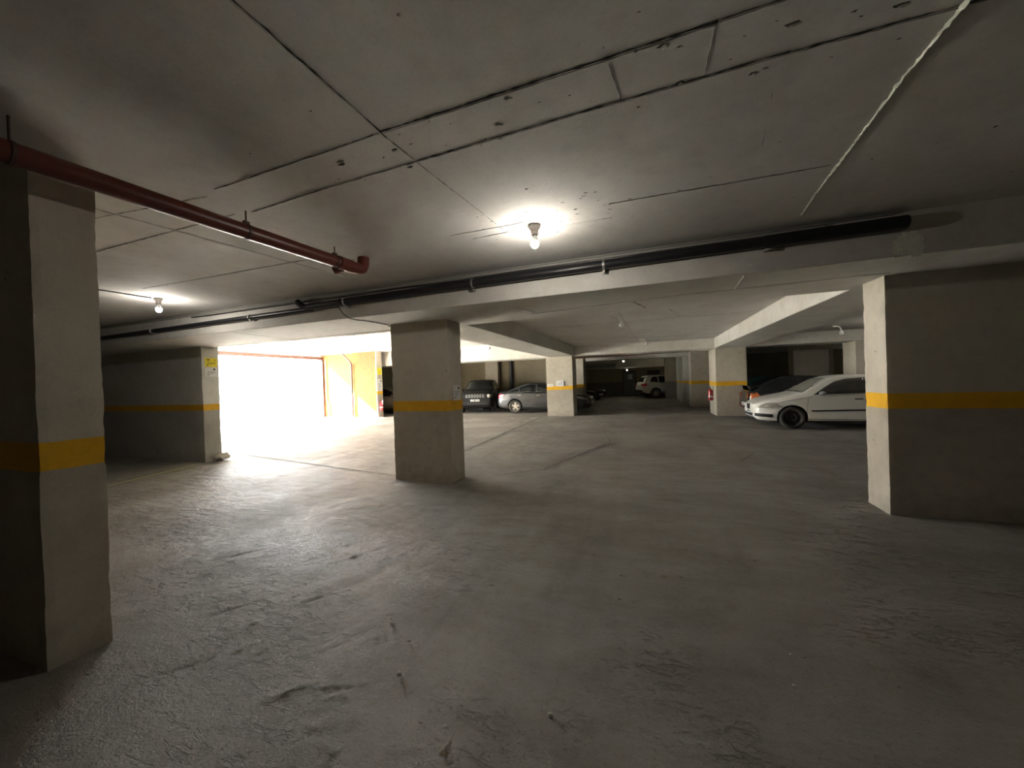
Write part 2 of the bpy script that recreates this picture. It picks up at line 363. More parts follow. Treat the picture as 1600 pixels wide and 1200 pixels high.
rnd = random.Random(4)
for _ in range(150):
    x, y = rnd.uniform(-4.5, 2.5), rnd.uniform(1.2, 7)
    spall(f, x, y, ZF, rnd.choice((0.006, 0.008, 0.010, 0.016)), rnd.randrange(9999), 1)
f.box(X0, X1, Y0, Y1, -0.3, -0.05)
tag(f.build('floor', [M['floor'], M['floor_crack'], M['floor_ridge']]), 'worn grey screed floor of the garage with cracks and joints', None, None, 'structure')

# ceiling slab of the near bay, with formwork joints
c = MB(); c.box(X0, X1, Y0, 5.0, ZS, ZTOP)
J = lambda p, q, s, w_=0.009, g=0.0, r_=0.012: joint(c, p, q, ZS, s, w_, g, -1, r_)
J((-1.40, -3.0), (-1.33, 1.75), 21, 0.010, 0.1); J((-1.33, 1.75), (-1.19, 3.2), 22, 0.007, 0.2)
J((-2.75, 1.74), (-1.34, 1.70), 23, 0.006, 0.25); J((-1.34, 1.70), (0.30, 1.68), 24, 0.014, 0.05); J((0.30, 1.68), (3.5, 1.60), 25, 0.009, 0.3)
J((-2.85, 2.06), (-1.30, 2.00), 26, 0.006, 0.2); J((-1.30, 2.00), (0.62, 1.95), 27, 0.011, 0.05); J((0.62, 1.95), (3.6, 1.98), 28, 0.011, 0.3)
J((-0.25, 3.08), (1.2, 3.12), 29, 0.006, 0.35); J((-1.7, 3.12), (-0.95, 3.12), 30, 0.007, 0.3)
J((-4.6, 1.60), (-2.9, 1.78), 31, 0.008, 0.2); J((-3.85, 1.35), (-3.72, 2.2), 32, 0.008, 0.1); J((-3.72, 2.2), (-3.5, 4.0), 33, 0.006, 0.2)
J((-5.2, 2.05), (-3.0, 2.04), 34, 0.007, 0.2); J((-6.2, 3.0), (-3.2, 3.06), 35, 0.006, 0.3); J((-3.72, -2), (-3.80, 1.3), 36, 0.008, 0.2)
J((-0.12, 1.72), (-0.08, 1.97), 37, 0.003, 0.2, 0.006); J((0.30, 1.68), (0.29, 1.95), 38, 0.003, 0.3, 0.005)
J((0.62, 2.2), (0.70, 2.7), 40, 0.003, 0.5, 0.001); J((-0.9, 3.32), (-0.25, 3.35), 42, 0.012, 0.4, 0.004); J((-1.55, 3.28), (-1.15, 3.26), 43, 0.012, 0.4, 0.004)
ragged(c, (1.12, -0.5), (1.19, 2.4), ZS, 0.026, 51, 3, 0.012, 0, 0.02, 0.012); ragged(c, (1.19, 2.4), (1.32, 4.0), ZS, 0.022, 52, 3, 0.008, 0, 0.02, 0.012)
rnd = random.Random(9)
for _ in range(46):
    spall(c, rnd.uniform(-1.9, 1.2), rnd.uniform(1.68, 2.06), ZS, rnd.choice((0.006, 0.008, 0.011, 0.02)), rnd.randrange(9999))
for _ in range(44):
    spall(c, rnd.gauss(-0.85, 0.45), rnd.gauss(3.05, 0.22), ZS, rnd.choice((0.006, 0.009, 0.014)), rnd.randrange(9999))
for _ in range(60):
    spall(c, rnd.uniform(-6, 2.5), rnd.uniform(0.3, 4), ZS, rnd.choice((0.004, 0.006, 0.008)), rnd.randrange(9999))
tag(c.build('ceiling', [M['slab'], M['crack'], M['ridge'], M['white_plaster']]), None, None, None, 'structure')
c = MB(); c.box(-3.5, X1, 5.0, Y1, ZS, ZTOP)
joint(c, (-0.6, 6.0), (-0.3, 15.5), ZS, 61, 0.008, 0.3); joint(c, (-2.8, 9.6), (2.4, 9.7), ZS, 62, 0.008, 0.4)
joint(c, (0.45, 8.3), (0.75, 9.6), ZS, 63, 0.012, 0.5, ridge=0.01); joint(c, (-0.6, 13.9), (2.4, 13.95), ZS, 64, 0.008, 0.2)
tag(c.build('ceiling', [M['slab'], M['crack'], M['ridge']]), None, None, None, 'structure')
c = MB(); c.box(X0, -3.5, 5.0, Y1, ZL, ZTOP)
joint(c, (-9.8, 6.0), (-9.2, 15.5), ZL, 65, 0.01, 0.3); joint(c, (-16, 10.0), (-4.1, 10.0), ZL, 66, 0.01, 0.3)
tag(c.build('ceiling', [M['slab'], M['crack'], M['ridge']]), None, None, None, 'structure')

def rough_box(x0, x1, y0, y1, z0, z1, seed, amp=0.004, cell=0.06, chip=0.010):
    """box as a dense grid whose faces undulate and whose arrises are chipped"""
    mb = MB(); C = Vector(((x0+x1)/2, (y0+y1)/2, (z0+z1)/2)); H_ = Vector(((x1-x0)/2, (y1-y0)/2, (z1-z0)/2))
    def disp(p):
        q = p - C; e = sorted([H_[i]-abs(q[i]) for i in range(3)])
        # distance from the nearest vertical arris
        ed = math.hypot(max(0, H_.x-abs(q.x)), max(0, H_.y-abs(q.y)))
        n1 = noise.noise(Vector((p.x*3+seed, p.y*3, p.z*3)))*amp
        o = Vector((n1 if abs(abs(q.x)-H_.x) < 1e-5 else 0, n1 if abs(abs(q.y)-H_.y) < 1e-5 else 0, 0))
        if ed < 0.02:
            k = chip*(0.35+max(0, noise.noise(Vector((p.z*9, seed, 1))))*1.6+max(0, noise.noise(Vector((p.z*27, seed, 3))))*0.8)
            o += Vector((-math.copysign(k, q.x), -math.copysign(k, q.y), 0))*0.6
        return p + o
    def face(o, u, v, nu, nv):
        vs = []
        for j in range(nv+1):
            for i in range(nu+1): vs.append(disp(o + u*(i/nu) + v*(j/nv)))
        mb.add(vs, [(j*(nu+1)+i, j*(nu+1)+i+1, (j+1)*(nu+1)+i+1, (j+1)*(nu+1)+i) for j in range(nv) for i in range(nu)], 0, False)
    dx, dy, dz = x1-x0, y1-y0, z1-z0; cx = max(1, round(dx/cell)); cy = max(1, round(dy/cell)); cz = max(1, round(dz/cell))
    face(Vector((x0,y0,z0)), Vector((dx,0,0)), Vector((0,0,dz)), cx, cz); face(Vector((x1,y1,z0)), Vector((-dx,0,0)), Vector((0,0,dz)), cx, cz)
    face(Vector((x1,y0,z0)), Vector((0,dy,0)), Vector((0,0,dz)), cy, cz); face(Vector((x0,y1,z0)), Vector((0,-dy,0)), Vector((0,0,dz)), cy, cz)
    face(Vector((x0,y0,z1)), Vector((dx,0,0)), Vector((0,dy,0)), 1, 1); face(Vector((x0,y1,z0)), Vector((dx,0,0)), Vector((0,-dy,0)), 1, 1)
    return mb

def pillar(x0, x1, y0, y1, z1, seed, label, mat='pillar', cell=0.05, name='concrete_pillar', amp=0.005):
    o = rough_box(x0, x1, y0, y1, -0.03, z1, seed, amp, cell).build(name, M[mat])
    return tag(o, label, 'pillar', 'concrete pillars of the garage', 'structure')

pillar(-4.9, -3.246, 1.07, 1.35, ZS, 1, 'nearest concrete pillar at the left edge, under the red pipe', cell=0.04)
pillar(-3.95, -2.89, 5.12, 5.55, ZB, 2, 'central grey concrete pillar standing alone in the middle of the floor', cell=0.04)
pillar(2.40, 6.2, 5.12, 5.55, ZB, 3, 'wide dark faced concrete pillar at the right edge with a bright narrow end', cell=0.04)
pillar(X0, -9.2, 5.42, 5.77, ZB, 5, 'long grey wall pillar left of the daylight opening', 'wallgrey', 0.12)
pillar(-4.15, -3.0, 15.88, 16.8, ZB, 6, 'sunlit tan concrete pillar in front of the dark grey sedan', cell=0.08)
pillar(2.42, 3.44, 15.88, 17.5, ZB, 7, 'far right concrete pillar with a red extinguisher on its bright edge', cell=0.08)
pillar(6.64, 8.1, 15.88, 16.77, ZB, 8, 'pale pillar behind the roof of the white hatchback', cell=0.1)
pillar(5.50, 6.80, 17.9, 18.5, ZS, 9, 'grey pillar behind the black car, in deep shade', cell=0.1)
pillar(-4.2, -3.13, 19.6, 20.4, ZS, 10, 'ochre lit pillar behind the nose of the grey sedan', cell=0.1)
pillar(2.02, 3.3, 20.4, 21.4, ZS, 12, 'shaded grey pillar behind the right extinguisher pillar', cell=0.1)
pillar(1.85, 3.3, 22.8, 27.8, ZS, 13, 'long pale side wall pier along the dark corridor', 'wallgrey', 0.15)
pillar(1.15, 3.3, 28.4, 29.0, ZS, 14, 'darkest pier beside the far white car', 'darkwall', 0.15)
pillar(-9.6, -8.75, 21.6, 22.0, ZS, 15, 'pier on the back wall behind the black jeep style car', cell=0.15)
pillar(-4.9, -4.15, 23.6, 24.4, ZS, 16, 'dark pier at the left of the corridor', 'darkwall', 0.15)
# stained ochre pier and wall beside the daylight opening
pillar(-14.05, -12.6, 15.13, 15.52, ZL, 17, 'ochre stained plaster pier at the far side of the daylight opening', 'ochre', 0.06, amp=0.012)
o = rough_box(-12.62, -12.585, 15.12, 15.55, 0, ZL, 18, 0.002, 0.06, 0.004).build('pier_end_face', M['pillar'])
tag(o, 'narrow grey painted end of the ochre pier, with notices and a yellow band', 'pillar', None, 'structure')
def wall(name, x0, x1, y0, y1, z0, z1, mat, label=None):
    m = MB(); m.box(x0, x1, y0, y1, z0, z1); return tag(m.build(name, M[mat]), label, None, None, 'structure')
wall('wall_entrance', X0-0.05, -14.05, 15.38, 15.7, -0.05, ZTOP, 'ochre')
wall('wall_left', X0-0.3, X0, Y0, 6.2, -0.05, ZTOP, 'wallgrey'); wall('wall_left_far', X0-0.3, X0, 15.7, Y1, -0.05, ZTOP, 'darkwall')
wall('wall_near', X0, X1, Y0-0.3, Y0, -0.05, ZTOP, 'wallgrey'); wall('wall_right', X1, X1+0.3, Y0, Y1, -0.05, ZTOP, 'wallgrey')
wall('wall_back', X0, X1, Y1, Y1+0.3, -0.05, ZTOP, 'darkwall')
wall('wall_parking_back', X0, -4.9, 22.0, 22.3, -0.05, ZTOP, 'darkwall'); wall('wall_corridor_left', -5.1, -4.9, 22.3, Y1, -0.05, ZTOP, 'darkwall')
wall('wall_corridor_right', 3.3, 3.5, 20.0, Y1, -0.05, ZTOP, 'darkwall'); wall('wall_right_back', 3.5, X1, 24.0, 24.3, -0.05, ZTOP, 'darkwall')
wall('wall_over_opening', X0-0.3, X0, 6.2, 15.7, ZL-0.06, ZTOP, 'beam')

# beams
def beam(x0, x1, y0, y1, z0, z1, label, extra=None, mats=None):
    mb = MB(); mb.bbox(x0, x1, y0, y1, z0, z1, 0.012)
    if extra: extra(mb)
    return tag(mb.build('concrete_beam', [M['beam'], M['crack'], M['ridge'], M['white_plaster']]), label, 'beam', 'concrete beams under the ceiling', 'structure')
def main_extra(mb):
    joint(mb, (-1.6, 5.35), (0.5, 5.05), ZB, 71, 0.008, 0.2); joint(mb, (0.5, 5.05), (2.4, 5.0), ZB, 72, 0.007, 0.3)
    joint(mb, (-6.6, 4.4), (-6.75, 5.8), ZB, 73, 0.008, 0.2); joint(mb, (-9, 5.6), (-4, 5.6), ZB, 74, 0.007, 0.3); joint(mb, (-1.65, 4.7), (-1.5, 5.4), ZB, 75, 0.006, 0.2)
    joint(mb, (-0.15, 5.2), (0.0, 5.75), ZB, 76, 0.02, 0.4); ragged(mb, (0.95, 4.40), (0.99, 5.05), ZB, 0.014, 77, 3, 0.006, 0, 0.02, 0.006)
    # patch of fresh filler on the face, with crumbs of it under the edge
    rnd = random.Random(3)
    for r0, zz0, xx0 in ((0.095, 2.66, 2.20), (0.07, 2.70, 2.205), (0.06, 2.61, 2.155), (0.065, 2.60, 2.25), (0.04, 2.69, 2.275)):
        n = 30; ring = [(xx0+math.cos(6.283*i/n)*r0*(0.75+rnd.random()*0.5), 4.3265, zz0+math.sin(6.283*i/n)*r0*(0.75+rnd.random()*0.5)) for i in range(n)]
        mb.add(ring+[(xx0, 4.322, zz0)], [(i, (i+1) % n, n) for i in range(n)], 3)
    for _ in range(16):
        x = rnd.uniform(2.1, 2.32); s_ = rnd.uniform(0.004, 0.011)
        mb.bbox(x-s_, x+s_, 4.325, 4.325+s_*2, ZB-s_, ZB+0.004, s_*0.4, 3)
beam(X0, X1, 4.328, 5.84, ZB, ZTOP-0.02, 'wide main beam carrying the black pipe across the picture', main_extra)
beam(-4.0, -2.9, 5.8, 15.9, ZB, ZTOP-0.03, 'cross beam from the central pillar to the tan pillar')
beam(2.40, 3.46, 5.8, 15.9, ZB, ZTOP-0.03, 'cross beam on the right with its bright left face')
beam(X0, X1, 15.88, 17.0, ZB, ZTOP-0.04, 'far beam over the tan pillar and the corridor mouth')
beam(-4.9, 3.3, 29.6, 30.2, 2.3, ZTOP-0.02, 'low beam across the end of the dark corridor')
beam(X0, X1, 22.3, 22.9, 2.6, ZTOP-0.04, 'beam over the middle of the dark corridor')

# ------------------------------------------------------------------ outside the opening
m = MB(); m.box(-60, X0-0.0, -25, 50, -0.3, -0.02); tag(m.build('ground_outside', M['outer']), None, None, None, 'structure')
m = MB(); m.box(-34.3, -34, -25, 50, -0.1, 3.2); tag(m.build('wall_outside', M['outer']), None, None, None, 'structure')
# lintel and jamb of the rolled up door
r = empty('garage_door_frame', (X0, 10.8, 0)); tag(r, 'thin brown steel frame around the daylight opening', 'door frame')
def lp(o_): return Vector(o_)-Vector((X0, 10.8, 0))
m = MB(); a, b = lp((-16.38, 6.25, 3.02)), lp((-16.2, 15.36, 3.19)); m.bbox(a.x, b.x, a.y, b.y, a.z, b.z, 0.01); m.build('lintel', M['rust'], r)
m = MB(); a, b = lp((-16.38, 15.26, 0)), lp((-16.2, 15.37, 3.02)); m.bbox(a.x, b.x, a.y, b.y, a.z, b.z, 0.01); m.build('jamb', M['rust'], r)
m = MB(); a = lp((-16.05, 15.33, 0)); m.tube([(a.x, a.y, 3.0), (a.x, a.y, 0.9)], 0.02, 8); m.tube([(a.x, a.y, 0.9), (a.x+0.1, a.y, 0.8), (a.x+0.1, a.y, 0.0)], 0.03, 8); m.build('guide_rail', M['steel'], r)

# portal only guides the sampling of the sky through the opening; it gives off no light
pl = bpy.data.lights.new('sky_portal', 'AREA'); pl.shape = 'RECTANGLE'; pl.size = 3.1; pl.size_y = 9.0; pl.cycles.is_portal = True
po = bpy.data.objects.new('sky_portal', pl); COL.objects.link(po); po.location = (X0-0.15, 10.8, 1.55); po.rotation_euler = (0, R(-90), 0)
# ------------------------------------------------------------------ pipes and cables
def thing_mesh(mb, name, mat, label, cat, group=None, parent=None):
    return tag(mb.build(name, mat, parent), label, cat, group)

# red-brown drain pipe hung from the slab
r = empty('red_drain_pipe', (-2.85, 1.8, 2.75)); tag(r, 'red brown drain pipe hanging below the ceiling, elbow at its far end', 'pipe')
def P_(x, y, z): return (x+2.85, y-1.8, z-2.75)
xa = lambda y: -2.905+(y-0.9)*0.024
za = lambda y: 2.752+(y-0.9)*0.020
m = MB(); m.tube([P_(xa(y), y, za(y)) for y in (-3.5, 0.9, 2.0, 3.0)], 0.056, 20); m.build('pipe_run', M['red_pipe'], r)
m = MB(); m.tube([P_(xa(y), y, za(y)) for y in (2.93, 3.10)], 0.066, 20)
m.tube([P_(xa(3)-0.02, 3.0, za(3)-0.03), P_(xa(3)-0.10, 2.98, za(3)-0.05)], 0.046, 16); m.build('tee_collar', M['red_pipe'], r)
m = MB(); m.tube([P_(xa(3.08), 3.08, za(3)), P_(xa(3.3), 3.20, za(3.2)), P_(xa(3.3)+0.004, 3.245, za(3.3)+0.012), P_(xa(3.3)+0.006, 3.265, za(3.3)+0.05), P_(xa(3.3)+0.006, 3.27, 2.934)], 0.060, 20); m.build('elbow', M['red_pipe'], r)
m = MB(); m.tube([P_(xa(0.9), 0.90, za(.9)), P_(xa(0.91), 0.915, za(.9))], 0.0605, 20); m.tube([P_(xa(0.9), 0.907, za(.9)+.05), P_(xa(0.9), 0.907, 2.934)], 0.006, 8); m.build('pipe_clamp', M['rust'], r)
for y in (2.03, 0.0, 2.88):
    m = MB(); m.tube([P_(xa(y), y, za(y)), P_(xa(y+.02), y+0.022, za(y))], 0.0605, 20)
    m.tube([P_(xa(y), y+0.01, za(y)+0.05), P_(xa(y), y+0.01, 2.934)], 0.006, 8); m.bbox(*[v for ab in zip(P_(xa(y)-0.015, y-0.01, za(y)+.05), P_(xa(y)+0.015, y+0.03, za(y)+.08)) for v in ab], 0.003)
    m.build('pipe_clamp', M['rust'], r)

# black drain pipe along the face of the main beam
zb_ = lambda x: 2.775+0.0085*(x+4)
r = empty('black_drain_pipe', (-2, 4.25, 2.8)); tag(r, 'long black drain pipe running along the main beam', 'pipe')
def B_(x, y, z): return (x+2, y-4.25, z-2.8)
m = MB(); m.tube([B_(x, 4.262, zb_(x)) for x in (-4.75, -3.5, -2.0, -0.4, 1.1)], 0.052, 18); m.tube([B_(x, 4.258, zb_(x)-0.002) for x in (1.1, 2.16)], 0.060, 18); m.build('pipe_run', M['black_pipe'], r)
m = MB(); m.tube([B_(x, 4.275, zb_(x)-0.03+0.0) for x in (-16.3, -9.9, -4.7)], 0.038, 14); m.build('thin_pipe_run', M['black_pipe'], r)
m = MB(); m.tube([B_(-4.55, 4.262, zb_(-4.6)), B_(-4.8, 4.262, zb_(-4.8)), B_(-4.86, 4.24, zb_(-4.8)+0.03), B_(-4.93, 4.22, zb_(-4.8)+0.09)], 0.046, 16); m.build('branch_elbow', M['black_pipe'], r)
for x in (-8.6, -6.0, -4.05, -2.02, -0.42, 1.12):
    m = MB(); m.tube([B_(x-0.012, 4.262, zb_(x)-(0.03 if x < -4.7 else 0)), B_(x+0.012, 4.262, zb_(x)-(0.03 if x < -4.7 else 0))], 0.044 if x < -4.7 else 0.059, 18)
    z_ = zb_(x); m.bbox(*[v for ab in zip(B_(x-0.012, 4.25, z_-0.085), B_(x+0.012, 4.328, z_-0.058)) for v in ab], 0.003)
    m.build('pipe_clamp', M['steel'], r)

m = MB(); m.bbox(-16.3, 1.6, 4.296, 4.328, 2.888, 2.914, 0.003)
thing_mesh(m, 'cable_conduit', M['conduit'], 'grey painted conduit strip on the beam just under the ceiling', 'conduit')
m = MB(); m.bbox(-16.3, 2.1, 4.305, 4.33, 2.922, 2.934, 0.002)
thing_mesh(m, 'cable_conduit', M['conduit'], 'thin upper conduit in the corner of beam and ceiling', 'conduit')
rnd = random.Random(5); m = MB()
m.tube([(x, 4.288, 2.868+0.008*noise.noise(Vector((x*1.1, 0, 0)))+0.003*(x/3)) for x in [-7.5+0.25*i for i in range(39)]], 0.009, 8)
thing_mesh(m, 'black_cable', M['cable'], 'black cable sagging along the beam above the black pipe', 'cable')
m = MB(); m.tube([(-4.10, 4.285, 2.87), (-4.12, 4.24, 2.84), (-4.125, 4.20, 2.78), (-4.12, 4.195, 2.70), (-4.08, 4.25, 2.60), (-4.04, 4.32, 2.545), (-4.00, 4.42, 2.532), (-3.99, 4.55, 2.542), (-3.97, 4.8, 2.542), (-3.962, 5.05, 2.542), (-3.965, 5.13, 2.52)], 0.006, 8)
thing_mesh(m, 'hanging_cable', M['cable'], 'thin black cable looping from the beam to the top of the central pillar', 'cable')
m = MB(); m.tube([(-6.72, 2.2, 2.925), (-6.70, 2.9, 2.927), (-6.68, 3.32, 2.925)], 0.008, 8); m.tube([(-6.76, 1.9, 2.927), (-6.74, 2.8, 2.925)], 0.006, 8)
thing_mesh(m, 'lamp_cable', M['cable'], 'short cable on the ceiling leading to the left bulb', 'cable')
# ochre pier drain pipe
m = MB(); m.tube([(-14.72, 15.1, 3.26), (-14.62, 15.1, 3.22), (-14.14, 15.06, 2.80), (-14.07, 15.06, 2.68), (-14.07, 15.06, 0.05)], 0.045, 14)
for z in (2.62, 1.4): m.tube([(-14.07, 15.06, z), (-14.07, 15.06, z+0.06)], 0.052, 14)
thing_mesh(m, 'wall_drain_pipe', M['rust'], 'brown drain pipe bending down the ochre pier by the daylight opening', 'pipe')
# red pipes in the dark corridor
for y, z, x0, x1, lab in ((18.6, 2.60, -4.4, 1.74, 'red pipe crossing the corridor ceiling behind the far beam'), (19.2, 2.66, -4.8, 1.9, 'second red pipe crossing deeper in the dark corridor')):
    m = MB(); m.tube([(x0, y, z+0.02), (x1, y, z+0.08)], 0.055, 14); m.tube([(x1-0.02, y, z+0.08), (x1+0.05, y, z+0.08)], 0.068, 14)
    for x in (x0+1.5, x0+4): m.tube([(x, y, z+0.05), (x, y, ZS-0.001)], 0.008, 6)
    thing_mesh(m, 'red_corridor_pipe', M['red_pipe'], lab, 'pipe')
m = MB(); m.tube([(-7.95, 21.85, 0), (-7.95, 21.85, ZL)], 0.11, 14)
thing_mesh(m, 'wall_standpipe', M['black_pipe'], 'dark vertical pipe on the back wall left of the grey sedan', 'pipe')

# ------------------------------------------------------------------ lamps
def lamp(x, y, z, lit, label, tilt=0.0, long=False, mat=None):
    r = empty('ceiling_bulb_lamp', (x, y, z)); r.rotation_euler = (0, tilt, 0)
    tag(r, label, 'lamp', 'bare bulb lamps on the ceiling'); r.scale = (1.15, 1.15, 1.35)
    m = MB(); m.lathe([(0.0, 0.0), (0.045, 0.0), (0.045, -0.010), (0.040, -0.022), (0.030, -0.030), (0.027, -0.060), (0.030, -0.064), (0.0, -0.064)], n=20)
    m.build('lamp_holder', M['porcelain'] if not long else M['bulb_off'], r)
    m = MB(); m.bbox(-0.012, 0.012, -0.047, -0.035, -0.03, -0.008, 0.003); m.build('terminal_cover', M['porcelain'], r)
    k = 0.060
    pr = [(0.0, -k), (0.013, -k), (0.014, -k-0.012), (0.020, -k-0.022), (0.028, -k-0.038), (0.032, -k-0.055), (0.029, -k-0.073), (0.019, -k-0.086), (0.008, -k-0.091), (0.0, -k-0.092)]
    if not lit: m = MB(); m.lathe(pr, n=20); m.build('bulb', M['bulb_off'], r)
    else:
        m = MB(); m.lathe(pr[:5]+[(0.0309, -k-0.0485), (0.0, -k-0.0485)], n=20); m.build('bulb_collar', M['bulb_off'], r)
        m = MB(); m.lathe([(0.0, -k-0.049), (0.0309, -k-0.049)]+pr[5:], n=20); m.build('bulb', M[mat] if mat else M['bulb_on'], r)
    return r
lamp(-0.91, 3.23, ZS, True, 'lit bare bulb on the ceiling above the middle of the picture')
lamp(-6.67, 3.40, ZS, True, 'lit bare bulb on the ceiling at the left, beyond the near pillar')
lamp(6.6, 13.0, ZS, True, 'added bulb brightening the right hand bay, unseen behind the wide pillar', mat='bulb_on')  # added lamp out of view, lifts the brightness of the right bay
lamp(-10.2, 19.0, ZL, True, 'weak bulb added to brighten the back bay, unseen behind the central pillar', mat='bulb_far')  # unseen extra lamp, put in to light the taupe car's bay
lamp(-1.45, 29.9, 2.30, True, 'lit bulb under the low beam at the end of the corridor', mat='bulb_far')
lamp(-1.42, 25.0, 2.78, True, 'glowing bulb far down the dark corridor', mat='bulb_far')
def batten_lamp(x, y, z, label, rz=0.3):
    r = empty('wall_bulb_lamp', (x, y, z), rz); tag(r, label, 'lamp', 'unlit white bulbs on bent arms'); r.scale = (1.3, 1.3, 1.25)
    m = MB(); m.tube([(-0.16, 0, -0.012), (-0.05, 0, -0.012), (-0.01, 0, -0.03), (0.02, 0, -0.09), (0.03, 0, -0.13)], 0.016, 10); m.build('arm', M['bulb_off'], r)
    m = MB(); m.lathe([(0.0, -0.12), (0.02, -0.12), (0.03, -0.14), (0.045, -0.17), (0.045, -0.19), (0.03, -0.215), (0.0, -0.225)], (0.03, 0, 0), n=16); m.build('bulb', M['bulb_off'], r)
batten_lamp(-0.54, 8.56, ZS, 'unlit white bulb on a bent arm just behind the main beam')
batten_lamp(-0.04, 14.0, ZS, 'small unlit white bulb hanging before the far beam')
batten_lamp(-5.9, 13.66, ZL-0.15, 'unlit white bulb left of the cross beam, above the grey sedan')
batten_lamp(5.62, 14.33, ZS, 'unlit bulb in the dim bay above the white hatchback')
r = empty('batten_light', (5.05, 18.6, ZS)); tag(r, 'unlit white batten fitting in the dark bay beyond the right pillar', 'lamp')
m = MB(); m.bbox(-0.45, 0.45, -0.06, 0.06, -0.07, 0, 0.01); m.build('housing', M['conduit'], r)
m = MB(); m.tube([(-0.42, 0, -0.10), (0.42, 0, -0.10)], 0.018, 10); m.tube([(-0.42, 0, -0.10), (-0.42, 0, -0.05)], 0.012, 6); m.tube([(0.42, 0, -0.10), (0.42, 0, -0.05)], 0.012, 6); m.build('tube', M['bulb_off'], r)

# ------------------------------------------------------------------ extinguishers, notices
def extinguisher(x, y, z, rz, label):
    r = empty('fire_extinguisher', (x, y, z), rz); tag(r, label, 'fire extinguisher')
    m = MB(); m.lathe([(0, 0), (0.070, 0.0), (0.080, 0.012), (0.082, 0.03), (0.082, 0.36), (0.074, 0.40), (0.045, 0.435), (0.028, 0.445), (0.028, 0.47), (0, 0.47)], n=24); m.build('cylinder', M['extinguisher'], r)
    m = MB(); m.lathe([(0.0825, 0.12), (0.0835, 0.12), (0.0835, 0.18), (0.0825, 0.18)], n=24); m.build('instruction_band', M['paper'], r)
    m = MB(); m.bbox(-0.02, 0.02, -0.02, 0.02, 0.465, 0.50, 0.004); m.bbox(-0.10, 0.03, -0.012, 0.012, 0.525, 0.54, 0.004); m.bbox(-0.09, 0.02, -0.012, 0.012, 0.495, 0.508, 0.004); m.build('handle', M['black'], r)
    m = MB(); m.tube([(0.02, 0, 0.485), (0.08, -0.01, 0.50), (0.115, -0.02, 0.44), (0.112, -0.03, 0.30), (0.105, -0.03, 0.12)], 0.012, 10); m.tube([(0.105, -0.03, 0.14), (0.104, -0.03, 0.02)], [0.013, 0.024], 12); m.build('hose', M['black'], r)
    m = MB(); m.bbox(-0.02, 0.02, 0.07, 0.10, 0.30, 0.52, 0.004); m.build('wall_bracket', M['steel'], r)
extinguisher(2.32, 16.55, 0.55, R(-90), 'red fire extinguisher on the bright edge of the far right pillar')
extinguisher(-12.50, 15.30, 0.33, R(-90), 'red fire extinguisher on the pier by the daylight opening')

def notice(name, o_, uvec, w_, h_, mat, label, kind, group=None):
    """flat notice: o_ = centre of its back, uvec = unit vector along its width; its face looks along uvec x up"""
    u = Vector(uvec); n = u.cross(Vector((0, 0, 1))); O = Vector(o_)
    r = empty(name, O); r.rotation_euler.z = math.atan2(u.y, u.x); tag(r, label, 'notice', group)
    m = MB(); m.bbox(-w_/2, w_/2, -0.004, 0.0, -h_/2, h_/2, 0.001); m.build('sheet', M[mat], r)
    m = MB(); rnd = random.Random(int(abs(o_[0]*100)))
    def bar(a, b, c_, d): m.box(a*w_, b*w_, -0.006, -0.004, c_*h_, d*h_)
    if kind == 'camera':        # camera emblem, heading and lines of small print
        bar(-0.34, -0.14, 0.28, 0.36); m.prism([(-0.34*w_, 0.36*h_), (-0.12*w_, 0.26*h_), (-0.15*w_, 0.20*h_), (-0.36*w_, 0.30*h_)], lambda a, b, t: (a, t, b), -0.007, -0.004); bar(-0.28, -0.25, 0.14, 0.24)
        bar(0.24, 0.40, 0.24, 0.30); bar(-0.36, 0.38, 0.02, 0.05); bar(-0.34, 0.36, -0.10, -0.07); bar(-0.36, 0.38, -0.18, -0.15); bar(-0.34, 0.1, -0.26, -0.24); bar(-0.36, -0.24, -0.40, -0.30)
    elif kind == 'page':
        bar(0.14, 0.34, 0.22, 0.36); bar(0.18, 0.30, 0.36, 0.42)
        for z in (0.08, 0.0, -0.10, -0.17): bar(-0.34, 0.2+0.15*rnd.random(), z, z+0.022)
        bar(-0.34, -0.18, -0.36, -0.28)
    else:
        for z in (0.1, -0.14): bar(-0.30, 0.30, z, z+0.05)
        if kind == 'emblem': bar(0.18, 0.28, 0.16, 0.30)
    o = m.build('print', M['ink'], r)
notice('camera_notice', (-9.186, 5.60, 2.20), (0, 1, 0), 0.25, 0.20, 'yellow_sign', 'yellow camera warning notice at the left of the daylight opening', 'camera')
notice('paper_notice', (-9.186, 5.60, 1.985), (0, 1, 0), 0.25, 0.20, 'paper', 'white notice just below the yellow camera notice', 'page')
notice('camera_notice', (-12.578, 15.34, 2.28), (0, 1, 0), 0.30, 0.34, 'yellow_sign', 'small yellow notice above the extinguisher by the opening', 'camera')
notice('paper_notice', (-12.578, 15.34, 1.60), (0, 1, 0), 0.30, 0.60, 'paper', 'tall pale notice between the yellow notice and the extinguisher', 'page')
notice('paper_notice', (-2.876, 5.335, 1.40), (0, 1, 0), 0.22, 0.24, 'paper', 'white notice on the side of the central pillar', 'page')
notice('paper_notice', (-3.985, 15.862, 1.325), (1, 0, 0), 0.26, 0.12, 'paper', 'small white card at the left of the tan pillar', 'card')
notice('paper_notice', (-3.55, 15.862, 1.395), (1, 0, 0), 0.33, 0.24, 'paper', 'larger white notice on the tan pillar above the yellow band', 'emblem')
notice('door_notice', (-1.42, 33.93, 1.62), (1, 0, 0), 0.36, 0.42, 'paper', 'white triangular looking sign on the far door', 'card')

